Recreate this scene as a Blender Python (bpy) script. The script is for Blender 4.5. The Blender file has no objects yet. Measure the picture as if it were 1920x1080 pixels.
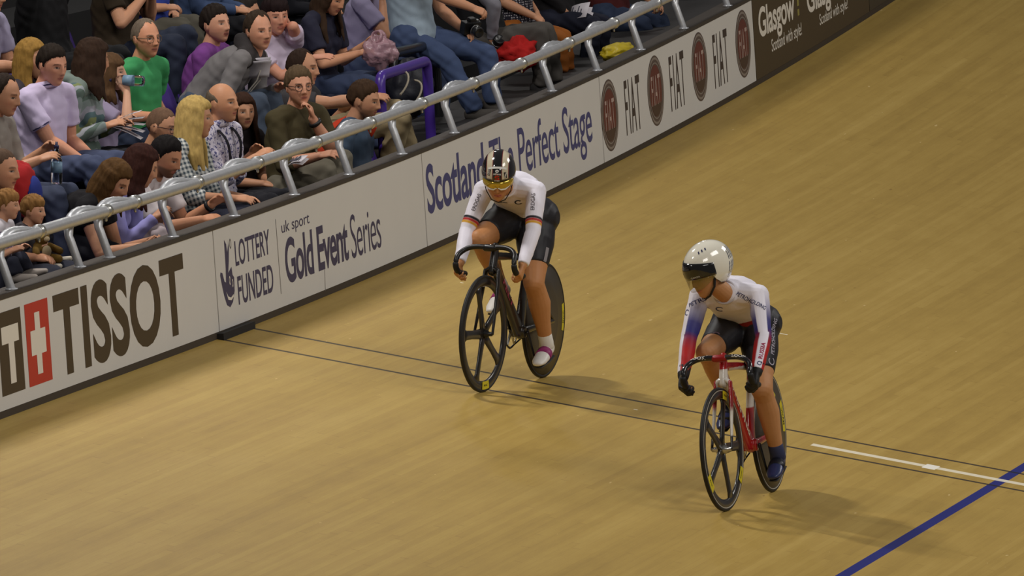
import bpy, bmesh, math, random
import numpy as np
from mathutils import Vector, Matrix, noise
from mathutils.bvhtree import BVHTree

# ------------------------------------------------------------------ camera, world, lamps, exposure
sc = bpy.context.scene
COL = sc.collection
CAM = np.array([14.99685, -51.26284, 4.5747]); CR = np.array([0.9674972, 0.2441658, -0.0658191]); CU = np.array([0.0434767, 0.0957969, 0.994451]); CF = np.array([-0.2491162, 0.9649902, -0.0820677])
FPX = 17463.02
cam_data = bpy.data.cameras.new('camera'); cam = bpy.data.objects.new('camera', cam_data); COL.objects.link(cam)
cam.matrix_world = Matrix([[CR[i], CU[i], -CF[i], CAM[i]] for i in range(3)] + [[0, 0, 0, 1]])
cam_data.sensor_width = 36.0; cam_data.lens = FPX / 1920 * 36.0
cam_data.clip_start = 1.0; cam_data.clip_end = 400
sc.camera = cam
sc.view_settings.view_transform = 'Standard'; sc.view_settings.look = 'None'
sc.view_settings.gamma = 1.0; sc.view_settings.use_curve_mapping = False
sc.view_settings.exposure = 0.0
w = bpy.data.worlds.new('hall_light'); sc.world = w; w.use_nodes = True
w.node_tree.nodes['Background'].inputs[0].default_value = (1.0, 0.96, 0.93, 1)
w.node_tree.nodes['Background'].inputs[1].default_value = 0.09

def lamp(name, loc, size, power, aim=(0, 0, 0), col=(1, .965, .92)):
    d = bpy.data.lights.new(name, 'AREA'); d.shape = 'RECTANGLE'; d.size = size[0]; d.size_y = size[1]
    d.energy = power; d.color = col
    o = bpy.data.objects.new(name, d); COL.objects.link(o); o.location = loc
    v = (Vector(aim) - Vector(loc)); o.rotation_euler = v.to_track_quat('-Z', 'Y').to_euler()
    return o
for y, e in ((-8.5, 240), (-.3, 560), (9.0, 120), (17.0, 170)):
    lamp('ceiling_lamp', (-2.55, y, 9.5), (.28, 1.4), e, (.3, y, 0))
for y in (-22.0, -4.0, 16.0):
    lamp('ceiling_lamp_infield', (20.0, y, 14.0), (9.0, 5.0), 1190, (0.0, y * .4, 0))

# ------------------------------------------------------------------ helpers
TB = 0.227755                       # fall of the banking per metre
def rise(y): return .00164 * np.maximum(0, np.asarray(y, float) + 1.2) ** 2
def track_z(x, y): return float(rise(y)) * (1 - x / 7) - TB * x
def ray(px, py): return CF + CR * ((px - 960) / FPX) - CU * ((py - 540) / FPX)
def at(px, py, X):              # the point of the plane X = const seen there in the photograph
    d = ray(px, py); return CAM + d * ((X - CAM[0]) / d[0])

def at_y(px, py, Y):            # the point of the plane Y = const seen there
    d = ray(px, py); return CAM + d * ((Y - CAM[1]) / d[1])

def lin(c):
    c = np.asarray(c, float) / 255.0
    return np.where(c <= .04045, c / 12.92, ((c + .055) / 1.055) ** 2.4)
def rgba(c): return (*[float(v) for v in lin(c)], 1.0)
def unit(v): v = np.asarray(v, float); return v / (np.linalg.norm(v) + 1e-12)
V3 = lambda *a: np.array(a, float)

def tag(o, label, cat, group=None, kind=None):
    o['label'] = label; o['category'] = cat
    if group: o['group'] = group
    if kind: o['kind'] = kind
    return o
def empty(name, loc=(0, 0, 0), mat=None):
    o = bpy.data.objects.new(name, None); COL.objects.link(o); o.empty_display_size = .1
    if mat is not None: o.matrix_world = mat
    else: o.location = loc
    return o
def copy_tree(o, parent=None):
    c = o.copy(); COL.objects.link(c); c.parent = parent
    for ch in list(o.children): copy_tree(ch, c)
    return c

MATS = {}
def mat(name, col=(128, 128, 128), rough=.6, metal=0.0, noise_amt=.0, scale=30., bump=0.0, bscale=200., spec=.4, attr=False, coat=0.0, stretch=None, alpha=1.0):
    if name in MATS: return MATS[name]
    m = bpy.data.materials.new(name); m.use_nodes = True; nt = m.node_tree; N = nt.nodes; L = nt.links
    b = N['Principled BSDF']
    b.inputs['Roughness'].default_value = rough; b.inputs['Metallic'].default_value = metal
    b.inputs['Specular IOR Level'].default_value = spec; b.inputs['Coat Weight'].default_value = coat
    b.inputs['Base Color'].default_value = rgba(col); m.diffuse_color = rgba(col)
    b.inputs['Alpha'].default_value = alpha
    tc = N.new('ShaderNodeTexCoord'); mp = N.new('ShaderNodeMapping'); L.new(tc.outputs['Object'], mp.inputs[0])
    if stretch: mp.inputs['Scale'].default_value = stretch
    src = None
    if attr:
        a = N.new('ShaderNodeAttribute'); a.attribute_name = 'Col'; src = a.outputs['Color']
    if noise_amt > 0:
        n = N.new('ShaderNodeTexNoise'); n.inputs['Scale'].default_value = scale; n.inputs['Detail'].default_value = 4
        L.new(mp.outputs[0], n.inputs['Vector'])
        mr = N.new('ShaderNodeMapRange'); mr.inputs[3].default_value = 1 - noise_amt; mr.inputs[4].default_value = 1 + noise_amt
        L.new(n.outputs['Fac'], mr.inputs[0])
        mx = N.new('ShaderNodeMix'); mx.data_type = 'RGBA'; mx.blend_type = 'MULTIPLY'; mx.inputs[0].default_value = 1
        if src: L.new(src, mx.inputs[6])
        else: mx.inputs[6].default_value = rgba(col)
        L.new(mr.outputs[0], mx.inputs[7]); src = mx.outputs[2]
    if src: L.new(src, b.inputs['Base Color'])
    if bump > 0:
        n2 = N.new('ShaderNodeTexNoise'); n2.inputs['Scale'].default_value = bscale; n2.inputs['Detail'].default_value = 3
        L.new(mp.outputs[0], n2.inputs['Vector'])
        bp = N.new('ShaderNodeBump'); bp.inputs['Strength'].default_value = bump; bp.inputs['Distance'].default_value = .01
        L.new(n2.outputs['Fac'], bp.inputs['Height']); L.new(bp.outputs[0], b.inputs['Normal'])
    MATS[name] = m; return m

def new_obj(name, verts, faces, material=None, parent=None, smooth=True, cols=None):
    me = bpy.data.meshes.new(name)
    me.from_pydata([tuple(map(float, v)) for v in verts], [], [tuple(f) for f in faces]); me.update()
    if smooth: me.polygons.foreach_set('use_smooth', [True] * len(me.polygons))
    if cols is not None: set_cols(me, cols)
    if material:
        for m in (material if isinstance(material, (list, tuple)) else [material]): me.materials.append(m)
    o = bpy.data.objects.new(name, me); COL.objects.link(o)
    if parent: o.parent = parent
    return o
def set_cols(me, cols):
    ca = me.color_attributes.new('Col', 'FLOAT_COLOR', 'POINT')
    c = np.ones((len(me.vertices), 4)); c[:, :3] = cols
    ca.data.foreach_set('color', c.ravel())
def fix_normals(o):
    bm = bmesh.new(); bm.from_mesh(o.data); bmesh.ops.recalc_face_normals(bm, faces=bm.faces); bm.to_mesh(o.data); bm.free()
    return o

class MB:
    """collects closed shapes, then links them as ONE mesh object"""
    def __init__(s): s.v = []; s.f = []
    def add(s, v, f):
        n = len(s.v); s.v.extend([np.asarray(p, float) for p in v]); s.f.extend([tuple(i + n for i in q) for q in f]); return s
    def loft(s, pts, ra, rb=None, lat=None, n=14, cap=1.0, pw=2.0):
        pts = [np.asarray(p, float) for p in pts]; k = len(pts)
        ra = [ra] * k if np.isscalar(ra) else list(ra); rb = ra if rb is None else ([rb] * k if np.isscalar(rb) else list(rb))
        T = [unit(pts[min(i + 1, k - 1)] - pts[max(i - 1, 0)]) for i in range(k)]
        if lat is None: lat = V3(0, 0, 1) if abs(T[0][2]) < .8 else V3(1, 0, 0); fixed = False
        else: fixed = True
        A = []; l = np.asarray(lat, float)
        for i in range(k):
            a = l - T[i] * (l @ T[i])
            if np.linalg.norm(a) < 1e-4: a = np.cross(T[i], V3(.3, .5, .8))
            a = unit(a); A.append(a)
            if not fixed: l = a
        rings = []
        def ring(c, a, t, x, y):
            b = np.cross(t, a); q = []
            for j in range(n):
                th = 2 * math.pi * j / n; cc, ss = math.cos(th), math.sin(th)
                if pw != 2: cc = math.copysign(abs(cc) ** (2 / pw), cc); ss = math.copysign(abs(ss) ** (2 / pw), ss)
                q.append(c + a * x * cc + b * y * ss)
            return q
        if cap > 0:
            for q in (1.25, .8, .4):
                r = min(ra[0], rb[0]) * cap; rings.append(ring(pts[0] - T[0] * r * math.sin(q), A[0], T[0], ra[0] * math.cos(q), rb[0] * math.cos(q)))
        for i in range(k): rings.append(ring(pts[i], A[i], T[i], ra[i], rb[i]))
        if cap > 0:
            for q in (.4, .8, 1.25):
                r = min(ra[-1], rb[-1]) * cap; rings.append(ring(pts[-1] + T[-1] * r * math.sin(q), A[-1], T[-1], ra[-1] * math.cos(q), rb[-1] * math.cos(q)))
        v = [p for r in rings for p in r]; f = []
        for i in range(len(rings) - 1):
            for j in range(n):
                j2 = (j + 1) % n
                f.append((i * n + j, i * n + j2, (i + 1) * n + j2, (i + 1) * n + j))
        f.append(tuple(reversed(range(n)))); f.append(tuple((len(rings) - 1) * n + j for j in range(n)))
        return s.add(v, f)
    def ell(s, c, r, M=None, nu=16, nv=10):
        c = np.asarray(c, float); M = np.eye(3) if M is None else np.asarray(M)
        d, f = sphere_dirs(nu, nv); r = np.asarray(r, float) if not np.isscalar(r) else V3(r, r, r)
        return s.add(c + (d * r) @ M.T, f)
    def box(s, lo, hi):
        x0, y0, z0 = lo; x1, y1, z1 = hi
        v = [(x0, y0, z0), (x1, y0, z0), (x1, y1, z0), (x0, y1, z0), (x0, y0, z1), (x1, y0, z1), (x1, y1, z1), (x0, y1, z1)]
        return s.add(v, [(3, 2, 1, 0), (4, 5, 6, 7), (0, 1, 5, 4), (1, 2, 6, 5), (2, 3, 7, 6), (3, 0, 4, 7)])
    def torus(s, c, ax, R, r, n=32, m=8, a0=0, a1=2 * math.pi, sq=1.0):
        ax = unit(ax); u = unit(np.cross(ax, V3(.31, .2, .93) if abs(ax[2]) < .9 else V3(1, 0, 0))); w_ = np.cross(ax, u)
        full = abs(a1 - a0 - 2 * math.pi) < 1e-6; v = []; f = []
        k = n if full else n + 1
        for i in range(k):
            t = a0 + (a1 - a0) * i / n; d = u * math.cos(t) + w_ * math.sin(t)
            for j in range(m):
                p = 2 * math.pi * j / m; v.append(np.asarray(c) + d * (R + r * math.cos(p)) + ax * r * sq * math.sin(p))
        for i in range(n):
            i2 = (i + 1) % k
            for j in range(m): f.append((i * m + j, i2 * m + j, i2 * m + (j + 1) % m, i * m + (j + 1) % m))
        if not full: f.append(tuple(range(m))); f.append(tuple(reversed(range((k - 1) * m, k * m))))
        return s.add(v, f)
    def lathe(s, c, ax, prof, n=40, u=None):     # prof: (distance along axis, radius)
        ax = unit(ax); u = unit(np.cross(ax, V3(.31, .2, .93) if abs(ax[2]) < .9 else V3(1, 0, 0))); w_ = np.cross(ax, u); v = []; f = []; k = len(prof)
        for i in range(n):
            t = 2 * math.pi * i / n; d = u * math.cos(t) + w_ * math.sin(t)
            for h, r in prof: v.append(np.asarray(c) + ax * h + d * r)
        for i in range(n):
            i2 = (i + 1) % n
            for j in range(k - 1): f.append((i * k + j, i2 * k + j, i2 * k + j + 1, i * k + j + 1))
        if prof[0][1] > 1e-5: f.append(tuple(reversed([i * k for i in range(n)])))
        if prof[-1][1] > 1e-5: f.append(tuple(i * k + k - 1 for i in range(n)))
        return s.add(v, f)
    def prism(s, poly, o, u, w_, n, th):          # polygon (2D) in the frame o + x*u + y*w, thickness th along n
        o, u, w_, n = (np.asarray(q, float) for q in (o, u, w_, n)); k = len(poly)
        v = [o + u * a + w_ * b for a, b in poly] + [o + u * a + w_ * b + n * th for a, b in poly]
        f = [tuple(reversed(range(k))), tuple(range(k, 2 * k))] + [(i, (i + 1) % k, k + (i + 1) % k, k + i) for i in range(k)]
        return s.add(v, f)
    def build(s, name, material, parent=None, smooth=True, voxel=None, sm=3, base=None, cols=None, fold=None, bev=0, sub=0):
        v = np.array(s.v); b = np.zeros(3) if base is None else np.asarray(base, float)
        if fold is not None and voxel is None: v = v + fold_offset(v, fold)
        if voxel:
            o = new_obj(name, v - b, s.f, None, None)
            fix_normals(o)
            md = o.modifiers.new('r', 'REMESH'); md.mode = 'VOXEL'; md.voxel_size = voxel; md.use_smooth_shade = True
            md2 = o.modifiers.new('s', 'SMOOTH'); md2.factor = .5; md2.iterations = sm
            dg = bpy.context.evaluated_depsgraph_get()
            me = bpy.data.meshes.new_from_object(o.evaluated_get(dg)); old = o.data
            o.modifiers.clear(); o.data = me; bpy.data.meshes.remove(old); me.name = name
            n = len(me.vertices); co = np.empty(n * 3); me.vertices.foreach_get('co', co); co = co.reshape(-1, 3)
            if fold:
                nr = np.empty(n * 3); me.vertices.foreach_get('normal', nr); nr = nr.reshape(-1, 3)
                co = co + nr * fold_scalar(co, fold)[:, None]; me.vertices.foreach_set('co', co.ravel())
            me.polygons.foreach_set('use_smooth', [True] * len(me.polygons))
            if cols is not None:
                c = cols(co + b) if callable(cols) else cols
                set_cols(me, c)
            me.update()
        else:
            o = new_obj(name, v - b, s.f, None, None, smooth); fix_normals(o)
            if cols is not None: set_cols(o.data, cols(v) if callable(cols) else cols)
            if bev:
                md = o.modifiers.new('b', 'BEVEL'); md.width = bev; md.segments = 2; md.limit_method = 'ANGLE'
            if sub:
                md = o.modifiers.new('u', 'SUBSURF'); md.levels = sub; md.render_levels = sub
        for m in (material if isinstance(material, (list, tuple)) else [material]): o.data.materials.append(m)
        if parent: o.parent = parent
        return o
def fold_scalar(co, amp):
    q = co * V3(1, 1, 1)
    a = np.sin(q @ V3(41, 23, 67) + 2.1 * np.sin(q @ V3(17, -29, 11))) * .55 + np.sin(q @ V3(-37, 61, 29) + 1.7 * np.sin(q @ V3(23, 13, -31))) * .45
    b = np.sin(q @ V3(9, 14, -12)) * .5
    return amp * (a + b)
def fold_offset(v, amp): return fold_scalar(v, amp)[:, None] * V3(.5, .6, .6)
_SD = {}
def sphere_dirs(nu, nv):
    if (nu, nv) in _SD: return _SD[(nu, nv)]
    d = [(0, 0, 1)]
    for i in range(1, nv):
        t = math.pi * i / nv
        for j in range(nu):
            p = 2 * math.pi * j / nu; d.append((math.sin(t) * math.cos(p), math.sin(t) * math.sin(p), math.cos(t)))
    d.append((0, 0, -1)); f = []
    for j in range(nu): f.append((0, 1 + j, 1 + (j + 1) % nu))
    for i in range(nv - 2):
        a = 1 + i * nu; b = a + nu
        for j in range(nu): f.append((a + j, b + j, b + (j + 1) % nu, a + (j + 1) % nu))
    a = 1 + (nv - 2) * nu; e = len(d) - 1
    for j in range(nu): f.append((a + j, e, a + (j + 1) % nu))
    _SD[(nu, nv)] = (np.array(d, float), f); return _SD[(nu, nv)]

# lettering: flat text meshes normalised to a unit box
_TX = {}
def text_mesh(s, off=0.0, spacing=1.0):
    k = (s, off, spacing)
    if k in _TX: return _TX[k]
    cu = bpy.data.curves.new('t', 'FONT'); cu.body = s; cu.offset = off; cu.resolution_u = 5; cu.fill_mode = 'FRONT'; cu.space_character = spacing
    o = bpy.data.objects.new('t', cu); COL.objects.link(o)
    dg = bpy.context.evaluated_depsgraph_get(); me = bpy.data.meshes.new_from_object(o.evaluated_get(dg))
    v = np.array([q.co[:2] for q in me.vertices]); f = [tuple(p.vertices) for p in me.polygons]
    bpy.data.objects.remove(o); bpy.data.curves.remove(cu); bpy.data.meshes.remove(me)
    lo = v.min(0); hi = v.max(0); v = (v - lo) / (hi - lo)
    _TX[k] = (v, f, (hi - lo)); return _TX[k]
def subdivide(v, f, maxlen):
    bm = bmesh.new(); vs = [bm.verts.new(p) for p in v]
    for q in f:
        try: bm.faces.new([vs[i] for i in q])
        except ValueError: pass
    bmesh.ops.triangulate(bm, faces=bm.faces[:])
    for _ in range(3):
        es = [e for e in bm.edges if e.calc_length() > maxlen]
        if not es: break
        bmesh.ops.subdivide_edges(bm, edges=es, cuts=1)
    bmesh.ops.triangulate(bm, faces=bm.faces[:])
    bm.verts.index_update(); vv = np.array([p.co[:] for p in bm.verts]); ff = [tuple(p.index for p in q.verts) for q in bm.faces]; bm.free(); return vv, ff
def bvh_of(o):
    me = o.data; return BVHTree.FromPolygons([p.co[:] for p in me.vertices], [tuple(p.vertices) for p in me.polygons])
def print_on(target, name, items, material, parent, lift=.002):
    """project flat marks on a surface. items: (verts2d, faces, centre, right, up, width, height) in the target's own space"""
    if len(items) > 1: return [print_on(target, name, [q], material, parent, lift) for q in items][0]
    t = bvh_of(target); V = []; Fc = []
    for v, f, c, r, u, wd, ht in items:
        c, r, u = np.asarray(c, float), unit(r), unit(u); n = np.cross(r, u)
        P = np.array([c + r * (a - .5) * wd + u * (b - .5) * ht for a, b in v])
        P, f = subdivide(P, f, .02)
        base = len(V)
        for p in P:
            h = t.ray_cast(Vector(p + n * .25), Vector(-n), .6)
            q = np.array(h[0]) + n * lift if h[0] is not None else p
            V.append(q)
        Fc += [tuple(i + base for i in q) for q in f]
    return new_obj(name, V, Fc, material, parent, smooth=False)
SQ = (np.array([(0, 0), (1, 0), (1, 1), (0, 1)], float), [(0, 1, 2, 3)])
def disc2(n=24): return (np.array([(.5 + .5 * math.cos(2 * math.pi * i / n), .5 + .5 * math.sin(2 * math.pi * i / n)) for i in range(n)]), [tuple(range(n))])
def ring2(t=.25, n=24, a0=0, a1=2 * math.pi):
    v = []; f = []
    for i in range(n + 1):
        a = a0 + (a1 - a0) * i / n
        v += [(.5 + .5 * math.cos(a), .5 + .5 * math.sin(a)), (.5 + (.5 - t) * math.cos(a), .5 + (.5 - t) * math.sin(a))]
        if i: f.append((2 * i - 2, 2 * i, 2 * i + 1, 2 * i - 1))
    return np.array(v), f

# ------------------------------------------------------------------ track
def track_material():
    m = bpy.data.materials.new('track_wood'); m.use_nodes = True; nt = m.node_tree; N = nt.nodes; L = nt.links; b = N['Principled BSDF']
    uv = N.new('ShaderNodeUVMap'); uv.uv_map = 'plan'; sp = N.new('ShaderNodeSeparateXYZ'); L.new(uv.outputs[0], sp.inputs[0])
    def mth(op, a, c=None, d=None):
        n = N.new('ShaderNodeMath'); n.operation = op
        for i, q in enumerate((a, c, d)):
            if q is None: continue
            if isinstance(q, (int, float)): n.inputs[i].default_value = q
            else: L.new(q, n.inputs[i])
        return n.outputs[0]
    def mixc(fac, a, c):
        n = N.new('ShaderNodeMix'); n.data_type = 'RGBA'
        for i, q in ((0, fac), (6, a), (7, c)):
            if isinstance(q, (int, float)): n.inputs[i].default_value = q
            elif isinstance(q, tuple): n.inputs[i].default_value = rgba(q)
            else: L.new(q, n.inputs[i])
        return n.outputs[2]
    U, W = sp.outputs[0], sp.outputs[1]          # metres down the banking, metres along the wall
    def tex(su, sw, detail=3, rough=.55):
        c = N.new('ShaderNodeCombineXYZ'); L.new(mth('MULTIPLY', U, su), c.inputs[0]); L.new(mth('MULTIPLY', W, sw), c.inputs[1])
        n = N.new('ShaderNodeTexNoise'); n.inputs['Scale'].default_value = 1; n.inputs['Detail'].default_value = detail; n.inputs['Roughness'].default_value = rough
        L.new(c.outputs[0], n.inputs['Vector']); return n.outputs['Fac']
    strip = mth('FLOOR', mth('DIVIDE', U, .042))
    wn = N.new('ShaderNodeTexWhiteNoise'); wn.noise_dimensions = '1D'; L.new(strip, wn.inputs['W'])
    board = mth('FLOOR', mth('ADD', mth('DIVIDE', W, 3.4), mth('MULTIPLY', wn.outputs['Value'], 9)))
    c2 = N.new('ShaderNodeCombineXYZ'); L.new(strip, c2.inputs[0]); L.new(board, c2.inputs[1])
    wn2 = N.new('ShaderNodeTexWhiteNoise'); wn2.noise_dimensions = '2D'; L.new(c2.outputs[0], wn2.inputs['Vector'])
    streak = tex(16, .16, 4, .6); broad = tex(2.6, .10, 2); grain = tex(260, 5, 3, .7); patch = tex(7, 1.6, 5, .65)
    v = mth('ADD', mth('MULTIPLY', mth('SUBTRACT', wn2.outputs['Value'], .5), .10), mth('MULTIPLY', mth('SUBTRACT', streak, .5), .34))
    v = mth('ADD', v, mth('MULTIPLY', mth('SUBTRACT', broad, .5), .34))
    v = mth('ADD', v, mth('MULTIPLY', mth('SUBTRACT', grain, .5), .22)); v = mth('ADD', v, mth('MULTIPLY', mth('SUBTRACT', patch, .5), .30))
    v = mth('ADD', v, .5); 
    cr = N.new('ShaderNodeValToRGB'); L.new(v, cr.inputs[0]); e = cr.color_ramp.elements
    e[0].position = .12; e[0].color = rgba((142, 113, 54)); e[1].position = .9; e[1].color = rgba((202, 173, 99))
    q = e.new(.5); q.color = rgba((176, 146, 75))
    col = cr.outputs[0]
    fr = mth('FRACT', mth('DIVIDE', U, .042)); gap = mth('LESS_THAN', fr, .05)
    col = mixc(mth('MULTIPLY', gap, .16), col, (120, 85, 40))
    fb = mth('FRACT', mth('ADD', mth('DIVIDE', W, 3.4), mth('MULTIPLY', wn.outputs['Value'], 9))); jn = mth('LESS_THAN', fb, .0045)
    col = mixc(mth('MULTIPLY', jn, .22), col, (110, 75, 35))
    sp1 = tex(24, 9, 2, .4); col = mixc(mth('MULTIPLY', mth('GREATER_THAN', sp1, .775), .5), col, (120, 84, 42))
    sc1 = tex(30, 7, 1, .4); col = mixc(mth('MULTIPLY', mth('GREATER_THAN', sc1, .80), .45), col, (240, 215, 160))
    def band(x, c, hw): return mth('LESS_THAN', mth('ABSOLUTE', mth('SUBTRACT', x, c)), hw)
    col = mixc(band(U, 4.605, .031), col, (38, 44, 120))
    wl = mth('MULTIPLY', band(W, .225, .045), mth('GREATER_THAN', U, 3.49)); col = mixc(mth('MULTIPLY', wl, .85), col, (240, 232, 210))
    sqm = mth('MULTIPLY', band(W, .225, .085), band(U, 4.19, .038)); col = mixc(sqm, col, (245, 240, 228))
    ln = mth('MAXIMUM', band(W, -.02, .024), band(W, .604, .024)); col = mixc(mth('MULTIPLY', ln, .9), col, (36, 34, 40))
    for su, sw, hu, hw in ((2.417, 4.261, 0.03, 0.012), (2.434, 0.278, 0.012, 0.012), (0.468, 3.842, 0.01, 0.01)): col = mixc(mth('MULTIPLY', band(U, su, hu), band(W, sw, hw)), col, (236, 228, 206))
    L.new(col, b.inputs['Base Color']); b.inputs['Roughness'].default_value = .5; b.inputs['Specular IOR Level'].default_value = .18
    return m
def track():
    ys = np.concatenate([np.linspace(-16, -2, 8), np.linspace(-1.2, 24, 64), np.linspace(26, 46, 6)]); xs = np.linspace(-.012, 8.4, 13)
    V = []; F = []; uv = []
    for y in ys:
        for x in xs: V.append((x, y, track_z(x, y))); uv.append((x / math.cos(math.atan(TB)), y))
    k = len(xs)
    for i in range(len(ys) - 1):
        for j in range(k - 1): F.append((i * k + j, i * k + j + 1, (i + 1) * k + j + 1, (i + 1) * k + j))
    o = new_obj('floor_track', V, F, track_material()); l = o.data.uv_layers.new(name='plan')
    for p in o.data.polygons:
        for li, vi in zip(p.loop_indices, p.vertices): l.data[li].uv = uv[vi]
    o['kind'] = 'structure'; o['label'] = 'banked timber velodrome track with painted finish lines'
track()

YS = np.arange(-6, 30.01, .5)
def profile_along(name, prof, y0, y1, material, step=.5, x_of=None, bev=0):       # a closed (x,z) outline swept along the curving wall
    ys = np.linspace(y0, y1, max(2, int((y1 - y0) / step) + 1)); k = len(prof); V = []; F = []
    for y in ys:
        for x, z in prof: V.append((x, y, z + float(rise(y))))
    for i in range(len(ys) - 1):
        for j in range(k): F.append((i * k + j, i * k + (j + 1) % k, (i + 1) * k + (j + 1) % k, (i + 1) * k + j))
    F.append(tuple(reversed(range(k)))); F.append(tuple(range((len(ys) - 1) * k, len(ys) * k)))
    o = fix_normals(new_obj(name, V, F, material, smooth=False)); return o
def rect(x0, x1, z0, z1): return [(x0, z0), (x1, z0), (x1, z1), (x0, z1)]
M_dark = mat('dark_trim', (60, 53, 46), .6, noise_amt=.12, scale=6)
M_ledge = mat('grey_ledge', (40, 38, 38), .7, noise_amt=.15, scale=9)
M_stand = mat('stand_floor', (14, 13, 14), 1.0, noise_amt=.2, scale=12)
def S(o): o['kind'] = 'structure'; return o
S(profile_along('wall_barrier', rect(-.10, -.001, -.15, .622), -6, 30, mat('barrier_core', (60, 52, 44), .8)))
S(profile_along('baseboard_track', rect(0, .010, -.05, .036), -6, 30, mat('baseboard_dark', (62, 52, 40), .7)))
S(profile_along('trim_finish', rect(.0105, .050, -.05, .030), -.05, .62, mat('finish_black', (24, 22, 22), .7)))
S(profile_along('trim_ledge', rect(-.125, .018, .6225, .648), -6, 30, M_dark))
# stands: stepped floors behind the barrier
def slab(name, x0, x1, y0, y1, z0, z1, m=M_stand):
    b = MB(); b.box((x0, y0, z0), (x1, y1, z1)); return S(b.build(name, m, smooth=False))
slab('floor_stand', -.90, -.128, -8, 6.55, -.4, 0.0)
for i in range(1, 6): slab('floor_stand', -.90 - .8 * i, -.90 - .8 * (i - 1), -8, 32, -.4, .37 * i)
S(profile_along('floor_stand_upper', rect(-.898, -.127, .05, .540), 7.0, 30, M_ledge))
slab('wall_back', -5.6, -5.3, -8, 32, -.4, 4.5, mat('back_wall', (22, 20, 24), .9))
# ------------------------------------------------------------------ advertising boards
BX = .012
M_white = mat('board_white', (212, 210, 206), .5, noise_amt=.03, scale=3)
M_brown = mat('board_brown', (72, 58, 36), .5, noise_amt=.04, scale=3)
M_ink = mat('ink_brown', (68, 54, 36), .5); M_navy = mat('ink_navy', (62, 58, 88), .5); M_blue = mat('ink_blue', (66, 68, 118), .5)
M_red = mat('ink_red', (188, 52, 36), .5); M_wht = mat('ink_white', (228, 222, 210), .5); M_olive = mat('ink_olive', (150, 140, 70), .5)
def wpx(px, py):
    p = at(px, py, BX + .001); return p[1], p[2] - float(rise(p[1]))
def board(y0, y1, material, label):
    n = 14; V = []; F = []; ys = np.linspace(y0 + .009, y1 - .009, n)
    for y in ys:
        r = float(rise(y))
        for x, z in rect(.001, BX, .038, .6225): V.append((x, y, z + r))
    for i in range(n - 1):
        for j in range(4): F.append((i * 4 + j, i * 4 + (j + 1) % 4, i * 4 + 4 + (j + 1) % 4, i * 4 + 4 + j))
    F += [(3, 2, 1, 0), tuple(range(n * 4 - 4, n * 4))]
    o = fix_normals(new_obj('advertising_board', V, F, material, smooth=False)); tag(o, label, 'advertising board', 'advertising boards along the track wall'); return o
class Ink:
    def __init__(s): s.V = []; s.F = []; s.cut = []
    def put(s, shape, a, b, lift=.0012):          # a = (Y0, Ztop), b = (Y1, Zbottom)
        v, f = shape[0], shape[1]; V = np.array([(0, a[0] + (b[0] - a[0]) * p[0], b[1] + (a[1] - b[1]) * p[1]) for p in v])
        V, f = subdivide(V, f, .5); s.cut.append((len(s.V), len(s.F))); base = len(s.V)
        for p in V: s.V.append((BX + lift, p[1], p[2] + float(rise(p[1]))))
        s.F += [tuple(i + base for i in q) for q in f]; return s
    def px(s, shape, tl, br, lift=.0012): return s.put(shape, wpx(*tl), wpx(*br), lift)
    def build(s, name, m, parent):              # every mark put down becomes a mesh of its own
        ends = s.cut[1:] + [(len(s.V), len(s.F))]; out = None
        for (v0, f0), (v1, f1) in zip(s.cut, ends):
            o = new_obj(name, s.V[v0:v1], [tuple(i - v0 for i in q) for q in s.F[f0:f1]], m, parent, smooth=False); out = out or o
        return out
def poly(pts): return (np.array(pts, float), [tuple(range(len(pts)))])
BY = [-4.745, 0.0, 4.745, 9.49, 14.235, 18.25, 24.0]
t1 = board(BY[0], BY[1], M_white, 'white advertising board reading TISSOT with a red cross square')
i = Ink(); i.px(text_mesh('TISSOT', .030, 1.04), (98, 553), (352, 623)); 
Ta = wpx(-6, 589); Tb = wpx(48, 729); Ra = wpx(45, 572); Rb = wpx(99, 711)
i.put(SQ, Ta, Tb); i.build('lettering', M_ink, t1)
def frac(a, b, x0, z0, x1, z1): return ((a[0] + (b[0] - a[0]) * x0, b[1] + (a[1] - b[1]) * z1), (a[0] + (b[0] - a[0]) * x1, b[1] + (a[1] - b[1]) * z0))
j = Ink().put(SQ, Ra, Rb); j.build('emblem', M_red, t1)
k = Ink()
CROSS = (np.array([(.39, .12), (.61, .12), (.61, .36), (.82, .36), (.82, .66), (.61, .66), (.61, .87), (.39, .87), (.39, .66), (.18, .66), (.18, .36), (.39, .36)]), [(0, 1, 2, 11), (11, 2, 5, 8), (2, 3, 4, 5), (10, 11, 8, 9), (8, 5, 6, 7)]); TEE = (np.array([(.40, .12), (.64, .12), (.64, .61), (.86, .61), (.86, .82), (.64, .82), (.40, .82), (.12, .82), (.12, .61), (.40, .61)]), [(0, 1, 2, 9), (9, 2, 5, 6), (2, 3, 4, 5), (8, 9, 6, 7)])
k.put(CROSS, Ra, Rb, lift=.002); k.put(TEE, Ta, Tb, lift=.002)
k.build('emblem_cross', M_wht, t1)

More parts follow.
